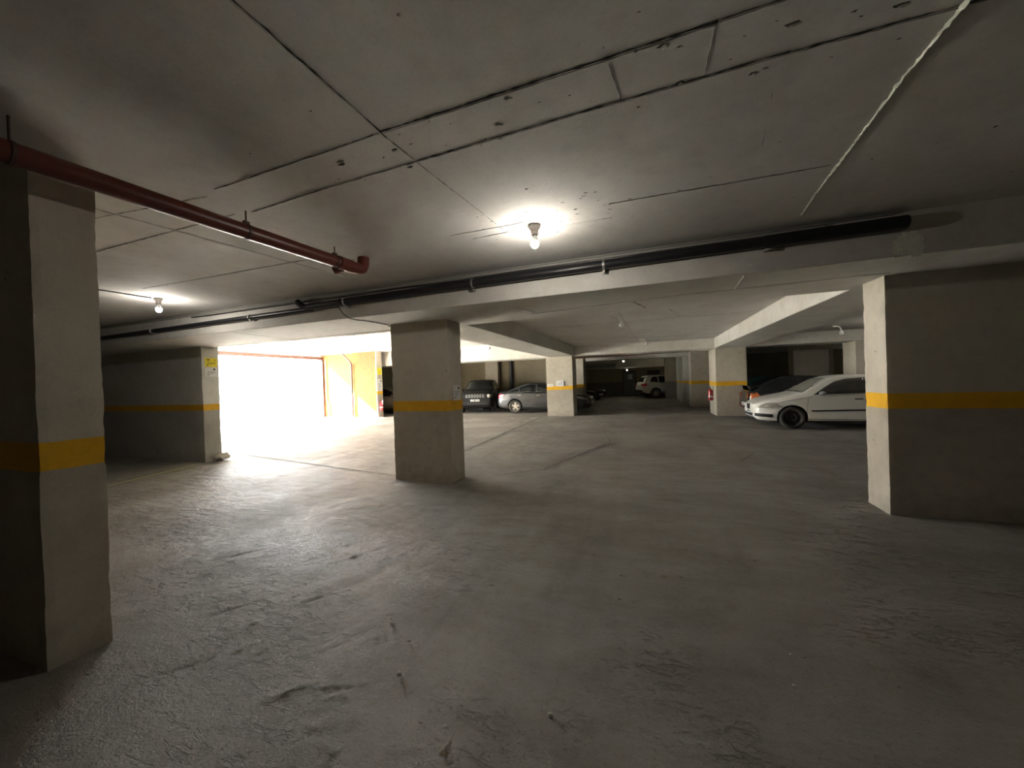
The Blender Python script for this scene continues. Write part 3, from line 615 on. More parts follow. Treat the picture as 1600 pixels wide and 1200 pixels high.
# the far wall: door, louvre, ledge
m = MB(); m.bbox(-1.97, -1.0, 33.94, 34.02, 0, 2.02, 0.01); d = m.build('door_1', plain('grey_door_paint', (0.13, 0.12, 0.13), 0.5)); tag(d, None, None, None, 'structure')
m = MB(); m.bbox(-1.12, -1.06, 33.90, 33.94, 1.0, 1.05, 0.006); m.build('door_handle', M['steel'], d)
m = MB(); m.bbox(-2.05, -1.97, 33.90, 34.01, 0, 2.1, 0.01); m.bbox(-1.0, -0.92, 33.90, 34.01, 0, 2.1, 0.01); m.bbox(-1.97, -1.0, 33.90, 34.01, 2.02, 2.16, 0.01); m.build('door_frame', M['rust'], d)
r = empty('wall_vent', (0.48, 33.95, 1.93)); tag(r, 'dark louvred vent on the far wall above the white car', 'vent')
m = MB(); m.bbox(-0.5, 0.5, -0.04, 0.04, -0.2, 0.2, 0.01); m.build('frame', M['rust'], r)
m = MB()
for i in range(6): m.box(-0.46, 0.46, -0.06, -0.035, -0.17+0.06*i, -0.14+0.06*i)
m.build('slats', M['black'], r)
m = MB(); m.bbox(-4.6, -2.2, 29.3, 29.602, 2.36, 2.66, 0.02)
thing_mesh(m, 'ventilation_duct', M['conduit'], 'pale duct across the upper left of the dark corridor', 'duct')
# yellow parking line on the floor
m = MB(); rnd = random.Random(8); pts = []
for i in range(31):
    t = i/30; a = Vector((-8.55, 3.1)).lerp(Vector((-9.06, 5.14)), t); pts += [(a.x-0.022-rnd.random()*0.004, a.y, 0.0075), (a.x+0.022+rnd.random()*0.004, a.y, 0.0075)]
m.add(pts, [(2*i, 2*i+1, 2*i+3, 2*i+2) for i in range(30)])
thing_mesh(m, 'parking_line', M['paint_line'], 'faded yellow parking line on the floor before the left wall', 'floor marking'); bpy.data.objects['parking_line']['kind'] = 'structure'

# loose stones and crumbs on the floor
def crumb(name, x, y, s, seed, mat, label, cat, group=None, flat=0.6):
    bm = bmesh.new(); bmesh.ops.create_icosphere(bm, subdivisions=2, radius=s)
    for v in bm.verts:
        k = 1+0.45*noise.noise(v.co/s*1.3+Vector((seed, 0, 0)))+0.2*noise.noise(v.co/s*3+Vector((0, seed, 0)))
        v.co = Vector((v.co.x*k, v.co.y*k*0.8, v.co.z*k*flat+s*flat*0.9))
    me = bpy.data.meshes.new(name); bm.to_mesh(me); bm.free(); me.materials.append(M[mat])
    o = bpy.data.objects.new(name, me); COL.objects.link(o); o.location = (x, y, fz(x, y)+0.002); tag(o, label, cat, group)
    return o
crumb('rubble_lump', -9.10, 5.72, 0.15, 3, 'debris', 'pale rubble lump at the foot of the pillar left of the opening', 'rubble')
for i, (x, y, s, lab) in enumerate(((-1.61, 2.0, 0.013, 'larger of two pale stones close together on the floor'), (-1.66, 2.05, 0.009, 'smaller pale stone beside the larger one'), (-1.41, 1.9, 0.010, 'pale stone just right of the close pair'),
        (-1.30, 1.66, 0.014, 'dark edged stone nearer the camera than the pale pair'), (0.70, 2.44, 0.008, 'tiny pale chip on the floor at the right'), (0.64, 2.2, 0.009, 'tiny pale chip nearest the right foreground'), (-0.47, 1.67, 0.014, 'pale crumb in the centre foreground'))):
    crumb('floor_stone', x, y, s, i*2.3, 'debris', lab, 'stone', 'loose stones on the floor')
# a dead moth like scrap of leaf in the foreground
r = empty('leaf_scrap', (-0.85, 1.36, fz(-0.85, 1.36)+0.003)); tag(r, 'pale dry leaf scrap standing on the floor at the bottom of the picture', 'leaf')
m = MB(); m.prism([(0, 0), (0.012, 0.006), (0.016, 0.02), (0.008, 0.042), (-0.003, 0.03), (-0.012, 0.014)], lambda a, b, t: (a+b*0.2, t+b*0.9, b*0.5+0.001), 0, 0.0015); m.build('blade', M['debris'], r)
m = MB(); m.tube([(0.008, 0.03, 0.02), (0.012, 0.055, 0.03), (0.005, 0.075, 0.022)], 0.0012, 6); m.build('stalk', M['leaf'], r)
m = MB(); m.prism([(-0.02, -0.012), (0.016, -0.014), (0.02, 0.004), (-0.012, 0.010)], lambda a, b, t: (a, b, t+0.001), 0, 0.0012); m.build('lower_blade', M['leaf'], r)
# ------------------------------------------------------------------ cars
def glass_mat(name, col, rough, dust=None):
    return plain(name, col, rough, coat=0.6, var=0.1, dust=dust)
M['car_glass'] = glass_mat('dark_car_glass', (0.012, 0.014, 0.015), 0.06)
M['dusty_glass'] = glass_mat('dusty_windscreen', (0.10, 0.10, 0.09), 0.35, (0.42, 0.40, 0.33, 0.75))
M['side_glass'] = glass_mat('dusty_side_glass', (0.030, 0.032, 0.030), 0.15, (0.2, 0.19, 0.16, 0.35))
M['steel_rim'] = plain('black_steel_rim', (0.03, 0.03, 0.03), 0.5)
M['alloy'] = plain('silver_alloy', (0.62, 0.58, 0.5), 0.3, metal=0.6)
M['tail_red'] = plain('red_tail_lens', (0.55, 0.01, 0.02), 0.15, coat=1)
M['tail_orange'] = plain('orange_tail_lens', (0.62, 0.16, 0.05), 0.2, coat=1)
M['lamp_glass'] = plain('headlamp_lens', (0.42, 0.40, 0.34), 0.12, coat=1, var=0.4, scale=14)
M['chrome'] = plain('chrome', (0.75, 0.74, 0.7), 0.12, metal=1.0)
M['slot'] = plain('satin_silver_trim', (0.7, 0.7, 0.7), 0.5, metal=0.2)
M['plate'] = plain('white_number_plate', (0.75, 0.75, 0.72), 0.4, var=0.03)
M['white_car'] = plain('dusty_white_car_paint', (0.88, 0.87, 0.83), 0.35, coat=0.5, var=0.03, dust=(0.56, 0.51, 0.41, 0.30))
M['grey_car'] = plain('dark_grey_car_paint', (0.045, 0.045, 0.045), 0.35, metal=0.2, coat=0.5, var=0.05)
M['black_car'] = plain('black_car_paint', (0.007, 0.009, 0.012), 0.2, coat=1.0, var=0.1)
M['green_car'] = plain('dark_green_car_paint', (0.006, 0.035, 0.03), 0.2, coat=1.0, var=0.1)
M['taupe_car'] = plain('taupe_car_paint', (0.28, 0.235, 0.17), 0.35, metal=0.3, coat=0.6, var=0.05)
M['clean_white'] = plain('white_suv_paint', (0.74, 0.74, 0.7), 0.3, coat=0.8, var=0.03)

def interp(tab, x):
    """smooth (monotone cubic) interpolation of a table [(x, v)...]"""
    n = len(tab)
    if x <= tab[0][0]: return tab[0][1]
    if x >= tab[-1][0]: return tab[-1][1]
    for i in range(n-1):
        if x <= tab[i+1][0]: break
    def slope(k):
        if k <= 0: return (tab[1][1]-tab[0][1])/(tab[1][0]-tab[0][0])
        if k >= n-1: return (tab[-1][1]-tab[-2][1])/(tab[-1][0]-tab[-2][0])
        a = (tab[k][1]-tab[k-1][1])/(tab[k][0]-tab[k-1][0]); b = (tab[k+1][1]-tab[k][1])/(tab[k+1][0]-tab[k][0])
        return 0 if a*b <= 0 else 2*a*b/(a+b)
    h = tab[i+1][0]-tab[i][0]; t = (x-tab[i][0])/h
    return (2*t**3-3*t*t+1)*tab[i][1]+(t**3-2*t*t+t)*h*slope(i)+(-2*t**3+3*t*t)*tab[i+1][1]+(t**3-t*t)*h*slope(i+1)

def sect(c, x):
    zb, zs, zt = interp(c['zb'], x), interp(c['zs'], x), interp(c['zt'], x); w_, wr = interp(c['w'], x), interp(c['wr'], x)
    zs = min(zs, zt-0.02)
    edge = 0.055 if zt-zs > 0.25 else 0.018
    P = [(0, zb), (w_*0.86, zb), (w_*0.955, zb+0.05), (w_*0.985, zb+0.6*(zs-zb)*0.5), (w_, zb+(zs-zb)*0.62), (w_*0.985, zs-0.015), (w_*0.955, zs+0.02 if zt-zs > 0.12 else zs)]
    P += [(w_*0.95+(wr-w_*0.95)*0.5+0.008, zs+max(0.02, zt-edge-zs)*0.5+(0 if zt-zs > 0.12 else -0.004))]
    P += [(wr, zt-edge), (wr*0.86, zt-edge*0.30), (wr*0.5, zt-edge*0.08), (0, zt)]
    for _ in range(2):                 # round it
        Q = [P[0]]
        for a, b in zip(P, P[1:]):
            Q += [(a[0]*.75+b[0]*.25, a[1]*.75+b[1]*.25), (a[0]*.25+b[0]*.75, a[1]*.25+b[1]*.75)]
        P = Q+[P[-1]]
    return P
def surf_y(c, x, z):
    P = sect(c, x); k = max(range(len(P)), key=lambda i: P[i][0])
    for a, b in zip(P, P[1:]):
        lo_, hi_ = min(a[1], b[1]), max(a[1], b[1])
        if a[0] > 0.25 and lo_ <= z <= hi_ and hi_ > lo_: return a[0]+(b[0]-a[0])*(z-a[1])/(b[1]-a[1])
    return P[k][0] if z < P[-1][1]-0.1 else P[-4][0]
def surf_z(c, x, y):
    P = sect(c, x)
    for a, b in reversed(list(zip(P, P[1:]))):
        if min(a[0], b[0]) <= abs(y) <= max(a[0], b[0]) and a[0] != b[0]: return a[1]+(b[1]-a[1])*(abs(y)-a[0])/(b[0]-a[0])
    return P[-1][1]

def car_body(c, parent, mat):
    L_ = c['L']; xs = sorted(set([0, .012, .03, .06, .1, .16]+[L_*i/90 for i in range(4, 87)]+[L_-.16, L_-.1, L_-.06, L_-.03, L_-.012, L_]))
    mb = MB(); rows = []
    for x in xs:
        P = sect(c, x); rows.append([(x, y, z) for y, z in P]+[(x, -y, z) for y, z in reversed(P[1:-1])])
    n = len(rows[0]); vs = [v for r_ in rows for v in r_]
    mb.add(vs, [(i*n+j, (i+1)*n+j, (i+1)*n+(j+1) % n, i*n+(j+1) % n) for i in range(len(rows)-1) for j in range(n)], 0, True)
    mb.add(rows[0], [tuple(range(n))], 0); mb.add(rows[-1], [tuple(range(n))[::-1]], 0)
    o = mb.build('body', mat, parent)
    bm = bmesh.new(); bm.from_mesh(o.data); bmesh.ops.remove_doubles(bm, verts=bm.verts[:], dist=1e-5); bmesh.ops.recalc_face_normals(bm, faces=bm.faces[:]); bm.to_mesh(o.data); bm.free()
    cut = MB()
    for xw in c['axles']:
        n = 40; r_ = c['rw']+0.045; zc = c['rw']
        for sgn in (1, -1):
            y0, y1 = sgn*(c['half']-0.26), sgn*(c['half']+0.2)
            ring = [(xw+r_*math.cos(6.2832*i/n), zc+r_*math.sin(6.2832*i/n)) for i in range(n)]
            cut.add([(a, y0, b) for a, b in ring]+[(a, y1, b) for a, b in ring], [tuple(range(n)), tuple(range(2*n-1, n-1, -1))]+[(i, i+n, (i+1) % n+n, (i+1) % n) for i in range(n)])
    co = cut.build('wheel_cut', mat, None, True)
    co.matrix_world = parent.matrix_world
    md = o.modifiers.new('b', 'BOOLEAN'); md.operation = 'DIFFERENCE'; md.object = co; md.solver = 'EXACT'
    bpy.context.view_layer.update(); co.matrix_world = o.matrix_world.copy(); bpy.context.view_layer.update()
    me = bpy.data.meshes.new_from_object(o.evaluated_get(bpy.context.evaluated_depsgraph_get())); o.modifiers.clear(); o.data = me
    bpy.data.objects.remove(co)
    bm = bmesh.new(); bm.from_mesh(me); left = set(bm.verts); isl = []
    while left:
        st = [left.pop()]; cur = set(st)
        while st:
            for e in st.pop().link_edges:
                for v_ in e.verts:
                    if v_ in left: left.remove(v_); cur.add(v_); st.append(v_)
        isl.append(cur)
    isl.sort(key=len)
    for cur in isl[:-1]: bmesh.ops.delete(bm, geom=list(cur), context='VERTS')
    bm.to_mesh(me); bm.free()
    me.materials.clear(); me.materials.append(mat); me.materials.append(M['black'])
    for p in me.polygons:
        cx, cy, cz = p.center
        p.material_index = 0
        for xw in c['axles']:
            d_ = math.hypot(cx-xw, cz-c['rw'])
            if abs(cy) < c['half']-0.03 and d_ < c['rw']+0.05 and abs(cy) > c['half']-0.3: p.material_index = 1; p.use_smooth = False
            if d_ < c['rw']+0.05 and abs(cy) < c['half']-0.24 and abs(p.normal.y) > 0.9: p.use_smooth = False; p.material_index = 1
        if cz < interp(c['zb'], cx)+0.02: p.material_index = 1
    return o

def side_patch(c, name, mat, parent, lowc, highc, sgn, off=0.004, nx_=18, nz=4, label=None):
    """panel hugging the side of the body between two curves z(x)"""
    x0, x1 = max(lowc[0][0], highc[0][0]), min(lowc[-1][0], highc[-1][0]); vs = []
    def lin(t, x):
        for a, b in zip(t, t[1:]):
            if x <= b[0]: return a[1]+(b[1]-a[1])*(x-a[0])/max(1e-6, b[0]-a[0])
        return t[-1][1]
    for i in range(nx_+1):
        x = x0+(x1-x0)*i/nx_; a, b = lin(lowc, x), lin(highc, x)
        for j in range(nz+1):
            z = a+(b-a)*j/nz; vs.append((x, sgn*(surf_y(c, x, z)+off), z))
    n = nz+1; back = [(x, y-sgn*0.02, z) for x, y, z in vs]; N_ = len(vs)
    fs = [(i*n+j, (i+1)*n+j, (i+1)*n+j+1, i*n+j+1) for i in range(nx_) for j in range(nz)]
    bnd = [i*n for i in range(nx_+1)]+[nx_*n+j for j in range(1, n)]+[i*n+nz for i in range(nx_-1, -1, -1)]+[j for j in range(nz-1, 0, -1)]
    mb = MB(); mb.add(vs+back, fs+[tuple(N_+v for v in f_[::-1]) for f_ in fs]+[(bnd[k], bnd[(k+1) % len(bnd)], bnd[(k+1) % len(bnd)]+N_, bnd[k]+N_) for k in range(len(bnd))], 0, True)
    o = mb.build(name, mat, parent, True)
    for p in o.data.polygons: p.use_smooth = abs(p.normal.y) > 0.3
    return tag(o, label)

def top_patch(c, name, mat, parent, x0, x1, k0, k1, off=0.004, label=None, n=10):
    """panel on the upper surface from station x0 to x1; k = share of the roof half width"""
    vs = []
    for i in range(n+1):
        x = x0+(x1-x0)*i/n; k = k0+(k1-k0)*i/n; wr = interp(c['wr'], x)*k
        for j in range(n+1):
            y = -wr+2*wr*j/n; vs.append((x, y, surf_z(c, x, y)+off))
    N_ = len(vs); m_ = n+1; back = [(x, y, z-0.02) for x, y, z in vs]
    fs = [(i*m_+j, (i+1)*m_+j, (i+1)*m_+j+1, i*m_+j+1) for i in range(n) for j in range(n)]
    bnd = [i*m_ for i in range(n+1)]+[n*m_+j for j in range(1, m_)]+[i*m_+n for i in range(n-1, -1, -1)]+[j for j in range(n-1, 0, -1)]
    mb = MB(); mb.add(vs+back, fs+[tuple(N_+v for v in f_[::-1]) for f_ in fs]+[(bnd[k], bnd[(k+1) % len(bnd)], bnd[(k+1) % len(bnd)]+N_, bnd[k]+N_) for k in range(len(bnd))], 0, True)
    return tag(mb.build(name, mat, parent, True), label)

def seam(c, mb, pts, sgn, w_=0.006):
    for (xa_, za_), (xb_, zb2) in zip(pts, pts[1:]):
        n = max(1, int(math.hypot(xb_-xa_, zb2-za_)/0.08)); L0 = math.hypot(xb_-xa_, zb2-za_); dx_, dz_ = (xb_-xa_)/L0, (zb2-za_)/L0
        vs = []
        for i in range(n+1):
            x = xa_+(xb_-xa_)*i/n; z = za_+(zb2-za_)*i/n
            for q_ in (-1, 1):
                X_, Z_ = x-dz_*w_*q_/2, z+dx_*w_*q_/2; vs.append((X_, sgn*(surf_y(c, X_, Z_)+0.0025), Z_))
        mb.add(vs, [(2*i, 2*i+1, 2*i+3, 2*i+2) for i in range(n)])

def wheel(parent, x, y, r_, sgn, kind, spokes=5):
    m = MB(); w_ = 0.10
    prof = [(r_*0.66, -w_), (r_*0.80, -w_), (r_*0.93, -w_*0.96), (r_*0.985, -w_*0.8), (r_, -w_*0.5), (r_, w_*0.5), (r_*0.985, w_*0.8), (r_*0.93, w_*0.96), (r_*0.80, w_), (r_*0.66, w_*0.95), (r_*0.64, w_*0.6)]
    m.lathe([(a, b*sgn) for a, b in prof], (0, 0, 0), 'y', 40); wh = m.build('wheel', M['rubber'], parent); wh.location = (x, y, r_)
    m = MB(); R0 = r_*0.67
    if kind == 'steel':
        m.lathe([(a*R0, b*sgn) for a, b in ((0, .052), (.16, .052), (.2, .035), (.34, .03), (.42, .055), (.62, .05), (.78, .02), (.9, .015), (.94, .06), (1.0, .085), (1.0, -.08))], (0, 0, 0), 'y', 40)
        for i in range(12):
            a = 6.2832*i/12; m.lathe([(0, .046*sgn), (.016, .046*sgn), (.016, .03*sgn)], (math.cos(a)*R0*.70, 0, math.sin(a)*R0*.70), 'y', 8, 1)
        rim = m.build('rim', [M['steel_rim'], M['crack']], wh)
    else:
        m.lathe([(a*R0, b*sgn) for a, b in ((.93, -.02), (.93, .07), (.97, .085), (1.0, .085), (1.0, -.06))], (0, 0, 0), 'y', 40)
        m.lathe([(0, .06*sgn), (R0*.16, .06*sgn), (R0*.2, .045*sgn), (R0*.2, 0)], (0, 0, 0), 'y', 20)
        for i in range(spokes):
            a = 6.2832*i/spokes+0.3; ca, sa = math.cos(a), math.sin(a)
            for d_ in ((-.10, .16), (.10, -.02)):
                p = [(R0*.12, d_[0]*R0-.016), (R0*.12, d_[0]*R0+.016), (R0*.96, d_[0]*R0*1.6+.02), (R0*.96, d_[0]*R0*1.6-.02)]
                m.prism(p, lambda u, v, t: (u*ca-v*sa, t*sgn, u*sa+v*ca), 0.03, 0.058)
        rim = m.build('rim', M['alloy'], wh)
        m = MB(); m.lathe([(0, .005*sgn), (R0*.93, .005*sgn)], (0, 0, 0), 'y', 30); m.build('brake_shade', M['black'], wh)
    return wh

def mirror(c, parent, x, z, sgn, mat):
    y = surf_y(c, x, z)*sgn
    m = MB(); bm = bmesh.new(); bmesh.ops.create_uvsphere(bm, u_segments=16, v_segments=10, radius=1)
    vs = []
    for v in bm.verts:
        p = v.co; vs.append((x+p.x*0.075+(0.02 if p.x > 0.3 else 0)*0, y+sgn*(0.12+p.y*0.105), z+0.03+p.z*0.062*(1 if p.z > 0 else 0.8)))
    bm.verts.index_update(); m.add(vs, [[v.index for v in f_.verts] for f_ in bm.faces], 0, True); bm.free()
    m.tube([(x, y-sgn*0.01, z-0.01), (x, y+sgn*0.08, z+0.0)], 0.018, 8)
    return m.build('wing_mirror', mat, parent)

def end_patch(c, name, mat, parent, at, poly, depth=0.012, label=None, rear=False):
    """panel on the nose or tail: poly of (y, z); sits on the end face at x = at"""
    s_ = 1 if rear else -1
    m = MB(); m.prism(poly, lambda y, z, t: (at+s_*t, y, z), -0.02, depth)
    return tag(m.build(name, mat, parent, True), label)

def plate(c, parent, at, z, rear, w_=0.46, h_=0.10):
    s_ = 1 if rear else -1; m = MB(); x0, x1 = sorted((at, at+s_*0.015)); m.bbox(x0, x1, -w_/2, w_/2, z-h_/2, z+h_/2, 0.003); p = m.build('number_plate', M['plate'], parent)
    m = MB(); xa_, xb_ = sorted((at+s_*0.015, at+s_*0.017))
    for i, k in enumerate((-0.40, -0.31, -0.12, -0.04, 0.04, 0.12, 0.30)):
        m.box(xa_, xb_, k*w_-0.016, k*w_+0.014, z-h_*0.28, z+h_*(0.28 if i % 3 else 0.2))
    m.build('plate_marks', M['ink'], p)

def make_car(c, name, label, group='parked cars'):
    root = empty(name); tag(root, label, 'car', group)
    mat = M[c['paint']]; S = c.get
    car_body(c, root, mat)
    m = MB(); m.box(c['axles'][0]+0.1, c['axles'][1]-0.1, -c['half']+0.3, c['half']-0.3, 0.16, 0.32); m.box(0.3, c['L']-0.3, -0.35, 0.35, 0.17, 0.30); m.build('underbody', M['black'], root)
    for x in c['axles']:
        for sgn in (1, -1): wheel(root, x, sgn*(c['half']-0.115), c['rw'], sgn, c['rim'], c.get('spokes', 5))
    for sgn in (1, -1):
        for k, (lo_, hi_) in enumerate(c['windows']): side_patch(c, 'side_window', M[c.get('sglass', 'car_glass')], root, lo_, hi_, sgn)
        for lo_, hi_ in c['head']:
            h_ = side_patch(c, 'headlight', M['lamp_glass'], root, lo_, hi_, sgn, 0.006, 12, 4)
        for lo_, hi_, mm in c['tail']: side_patch(c, 'tail_light', M[mm], root, lo_, hi_, sgn, 0.006, 10, 4)
        for lo_, hi_, nm, mm in c.get('strips', ()): side_patch(c, nm, M[mm], root, lo_, hi_, sgn, 0.010, 24, 1)
        mirror(c, root, *c['mirror'], sgn, M[c.get('mirror_mat', c['paint'])])
        m = MB()
        for pts in c['seams']: seam(c, m, pts, sgn)
        m.build('panel_gap', M['crack'], root)
        for (x, z) in c['handles']:
            y = surf_y(c, x, z)*sgn; ya, yb = sorted((y-sgn*0.01, y+sgn*0.028)); m = MB(); m.bbox(x-0.085, x+0.085, ya, yb, z-0.013, z+0.013, 0.006); m.build('door_handle', M[c['handle_mat']], root)
    a, b, k0, k1 = c['screen']; top_patch(c, 'windscreen', M[c.get('fglass', 'car_glass')], root, a, b, k0, k1)
    a, b, k0, k1 = c['backlight']; top_patch(c, 'rear_window', M['car_glass'], root, a, b, k0, k1)
    m = MB(); x = c['screen'][0]
    for y0, y1 in ((-0.55, 0.0), (0.05, 0.6)): m.tube([(x-0.01, y0, surf_z(c, x-0.01, y0)+0.02), (x+0.03, (y0+y1)/2, surf_z(c, x+0.03, (y0+y1)/2)+0.02), (x+0.04, y1, surf_z(c, x+0.04, y1)+0.018)], 0.008, 6)
    m.build('wiper', M['black'], root)
    for it in c['ends']: end_patch(c, it[0], M[it[1]], root, 0 if not it[3] else c['L'], it[2], it[4] if len(it) > 4 else 0.012, None, it[3])
    plate(c, root, 0 if not c.get('front_at') else c['front_at'], c['plate_f'], False); plate(c, root, c['L'], c['plate_r'], True)
    return root
def rect(y0, y1, z0, z1): return [(y0, z0), (y1, z0), (y1, z1), (y0, z1)]
def place(root, x, y, rz): root.location = (x, y, 0.0); root.rotation_euler.z = rz; return root

hatch = dict(L=3.95, half=0.85, rw=0.305, axles=(0.86, 3.32), paint='white_car', rim='steel', sglass='side_glass', fglass='dusty_glass', handle_mat='black',
    zb=[(0,.30),(.1,.215),(.5,.19),(3.5,.20),(3.95,.34)],
    zt=[(0,.60),(.05,.685),(.15,.745),(.4,.83),(.8,.915),(1.0,.955),(1.12,.99),(1.45,1.21),(1.72,1.365),(2.0,1.425),(2.4,1.445),(3.0,1.42),(3.4,1.34),(3.65,1.17),(3.82,.98),(3.95,.70)],
    zs=[(0,.50),(.1,.60),(.4,.72),(.8,.80),(1.1,.86),(1.35,.90),(2.0,.925),(3.0,.97),(3.5,.99),(3.8,.86),(3.95,.60)],
    w=[(0,.50),(.03,.59),(.08,.655),(.18,.725),(.35,.785),(.6,.825),(1.0,.845),(2.0,.85),(3.2,.845),(3.6,.80),(3.85,.70),(3.95,.58)],
    wr=[(0,.40),(.08,.55),(.2,.62),(.5,.68),(.9,.72),(1.12,.73),(1.4,.66),(1.75,.585),(2.4,.585),(3.3,.56),(3.6,.58),(3.8,.60),(3.95,.45)],
    windows=[([(1.36,.925),(1.6,.935),(2.52,.955)], [(1.36,.935),(1.6,1.10),(1.85,1.26),(2.1,1.33),(2.52,1.36)]), ([(2.60,.96),(3.42,1.03)], [(2.60,1.36),(3.05,1.34),(3.3,1.24),(3.42,1.06)])],
    head=[([(.09,.575),(.25,.565),(.62,.60)], [(.09,.60),(.25,.70),(.45,.735),(.62,.61)])], tail=[([(3.66,.72),(3.90,.70)], [(3.66,.98),(3.90,.86)], 'tail_red')],
    strips=[([(1.28,.475),(2.9,.50)], [(1.28,.51),(2.9,.535)], 'side_moulding', 'black'), ([(.02,.335),(.40,.31)], [(.02,.42),(.40,.40)], 'fog_lamp_grille', 'black')],
    mirror=(1.50, .93), mirror_mat='conduit', seams=[[(1.20,.27),(1.18,.55),(1.22,.84)], [(1.22,.84),(1.36,.92)], [(2.56,.25),(2.58,.6),(2.57,.95)], [(1.20,.27),(2.56,.25)], [(.62,.74),(1.1,.845)], [(.02,.52),(.3,.53),(.55,.57)]],
    handles=[(2.30,.80)], screen=(1.12,1.72,.94,.93), backlight=(3.38,3.72,.85,.85),
    ends=[('grille', 'black', [(-.13,.50),(.13,.50),(.17,.66),(-.17,.66)], False), ('lower_grille', 'black', rect(-.42,.42,.33,.41), False), ('fog_lamp','lamp_glass', rect(-.40,-.32,.34,.40), False, .016)], plate_f=.45, plate_r=.72)
hatch['zt'][0] = (0, .67)
car = make_car(hatch, 'hatchback_car', 'dusty white three door hatchback parked at the right with black steel wheels'); place(car, 2.84, 13.03, 0)

sedan = dict(L=4.62, half=0.90, rw=0.325, axles=(0.92, 3.62), paint='grey_car', rim='alloy', handle_mat='chrome', spokes=5,
    zb=[(0,.30),(.1,.21),(.5,.18),(4.1,.20),(4.5,.26),(4.62,.36)],
    zt=[(0,.66),(.06,.72),(.2,.78),(.6,.87),(1.0,.93),(1.2,.97),(1.65,1.22),(2.0,1.385),(2.4,1.455),(2.8,1.46),(3.3,1.40),(3.75,1.24),(4.05,1.09),(4.2,1.06),(4.5,1.04),(4.58,.98),(4.62,.80)],
    zs=[(0,.55),(.15,.66),(.5,.76),(1.0,.85),(1.5,.90),(2.5,.945),(3.5,.975),(4.2,.97),(4.5,.90),(4.62,.66)],
    w=[(0,.55),(.04,.65),(.12,.73),(.3,.81),(.6,.87),(1.2,.895),(2.5,.90),(3.8,.89),(4.3,.83),(4.5,.77),(4.62,.66)],
    wr=[(0,.42),(.1,.6),(.4,.70),(1.2,.76),(1.6,.68),(2.0,.60),(2.8,.59),(3.5,.58),(4.0,.66),(4.2,.72),(4.5,.68),(4.62,.52)],
    windows=[([(1.62,.965),(2.55,.98)], [(1.62,.975),(1.95,1.20),(2.3,1.33),(2.55,1.37)]), ([(2.65,.985),(3.42,1.01)], [(2.65,1.375),(3.0,1.35),(3.42,1.22)]), ([(3.47,1.015),(3.85,1.045)], [(3.47,1.20),(3.65,1.13),(3.85,1.05)])],
    head=[([(.10,.60),(.3,.62),(.72,.72)], [(.10,.66),(.4,.755),(.72,.765)])], tail=[([(4.18,.86),(4.56,.74)], [(4.18,.90),(4.40,.96),(4.56,.93)], 'tail_red')],
    strips=[([(1.3,.27),(3.15,.27)], [(1.3,.31),(3.15,.31)], 'sill_trim', 'black'), ([(.03,.34),(.28,.34)], [(.03,.42),(.28,.42)], 'fog_lamp_grille', 'black')],
    mirror=(1.72, .975), seams=[[(1.42,.30),(1.38,.6),(1.45,.93)], [(2.6,.28),(2.6,.98)], [(3.55,.62),(3.48,.98)], [(1.42,.30),(3.15,.28)], [(3.15,.28),(3.25,.45)], [(4.0,.60),(4.55,.52)]],
    handles=[(2.42,.845),(3.38,.87)], screen=(1.22,2.0,.95,.93), backlight=(3.35,4.0,.90,.92),
    ends=[('grille', 'black', rect(-.38,.38,.50,.62), False), ('lower_grille', 'black', rect(-.5,.5,.30,.40), False), ('grille_bar', 'chrome', rect(-.4,.4,.555,.575), False, .02), ('boot_strip', 'chrome', rect(-.35,.35,.83,.85), True, .012)], plate_f=.42, plate_r=.66)
sed = make_car(sedan, 'sedan_car', 'dark grey sedan with silver wheels parked behind the tan pillar'); place(sed, -2.50, 18.10, R(180))
# the same saloon in other paint
def recolour(root, src, dst):
    for o in root.children:
        if o.type == 'MESH' and src in [m_.name for m_ in o.data.materials if m_]:
            o.data = o.data.copy()
            for i, m_ in enumerate(o.data.materials):
                if m_.name == src: o.data.materials[i] = dst
taup = copy_tree(sed); taup['label'] = 'taupe sedan half hidden between the ochre pier and the central pillar'; recolour(taup, M['grey_car'].name, M['taupe_car']); place(taup, -11.45, 17.95, R(180))
grn = copy_tree(sed); grn['label'] = 'dark green sedan showing only its roof behind the black car'; recolour(grn, M['grey_car'].name, M['green_car']); place(grn, 7.55, 20.6, R(178))
grn.location = (7.7, 19.6, 0)

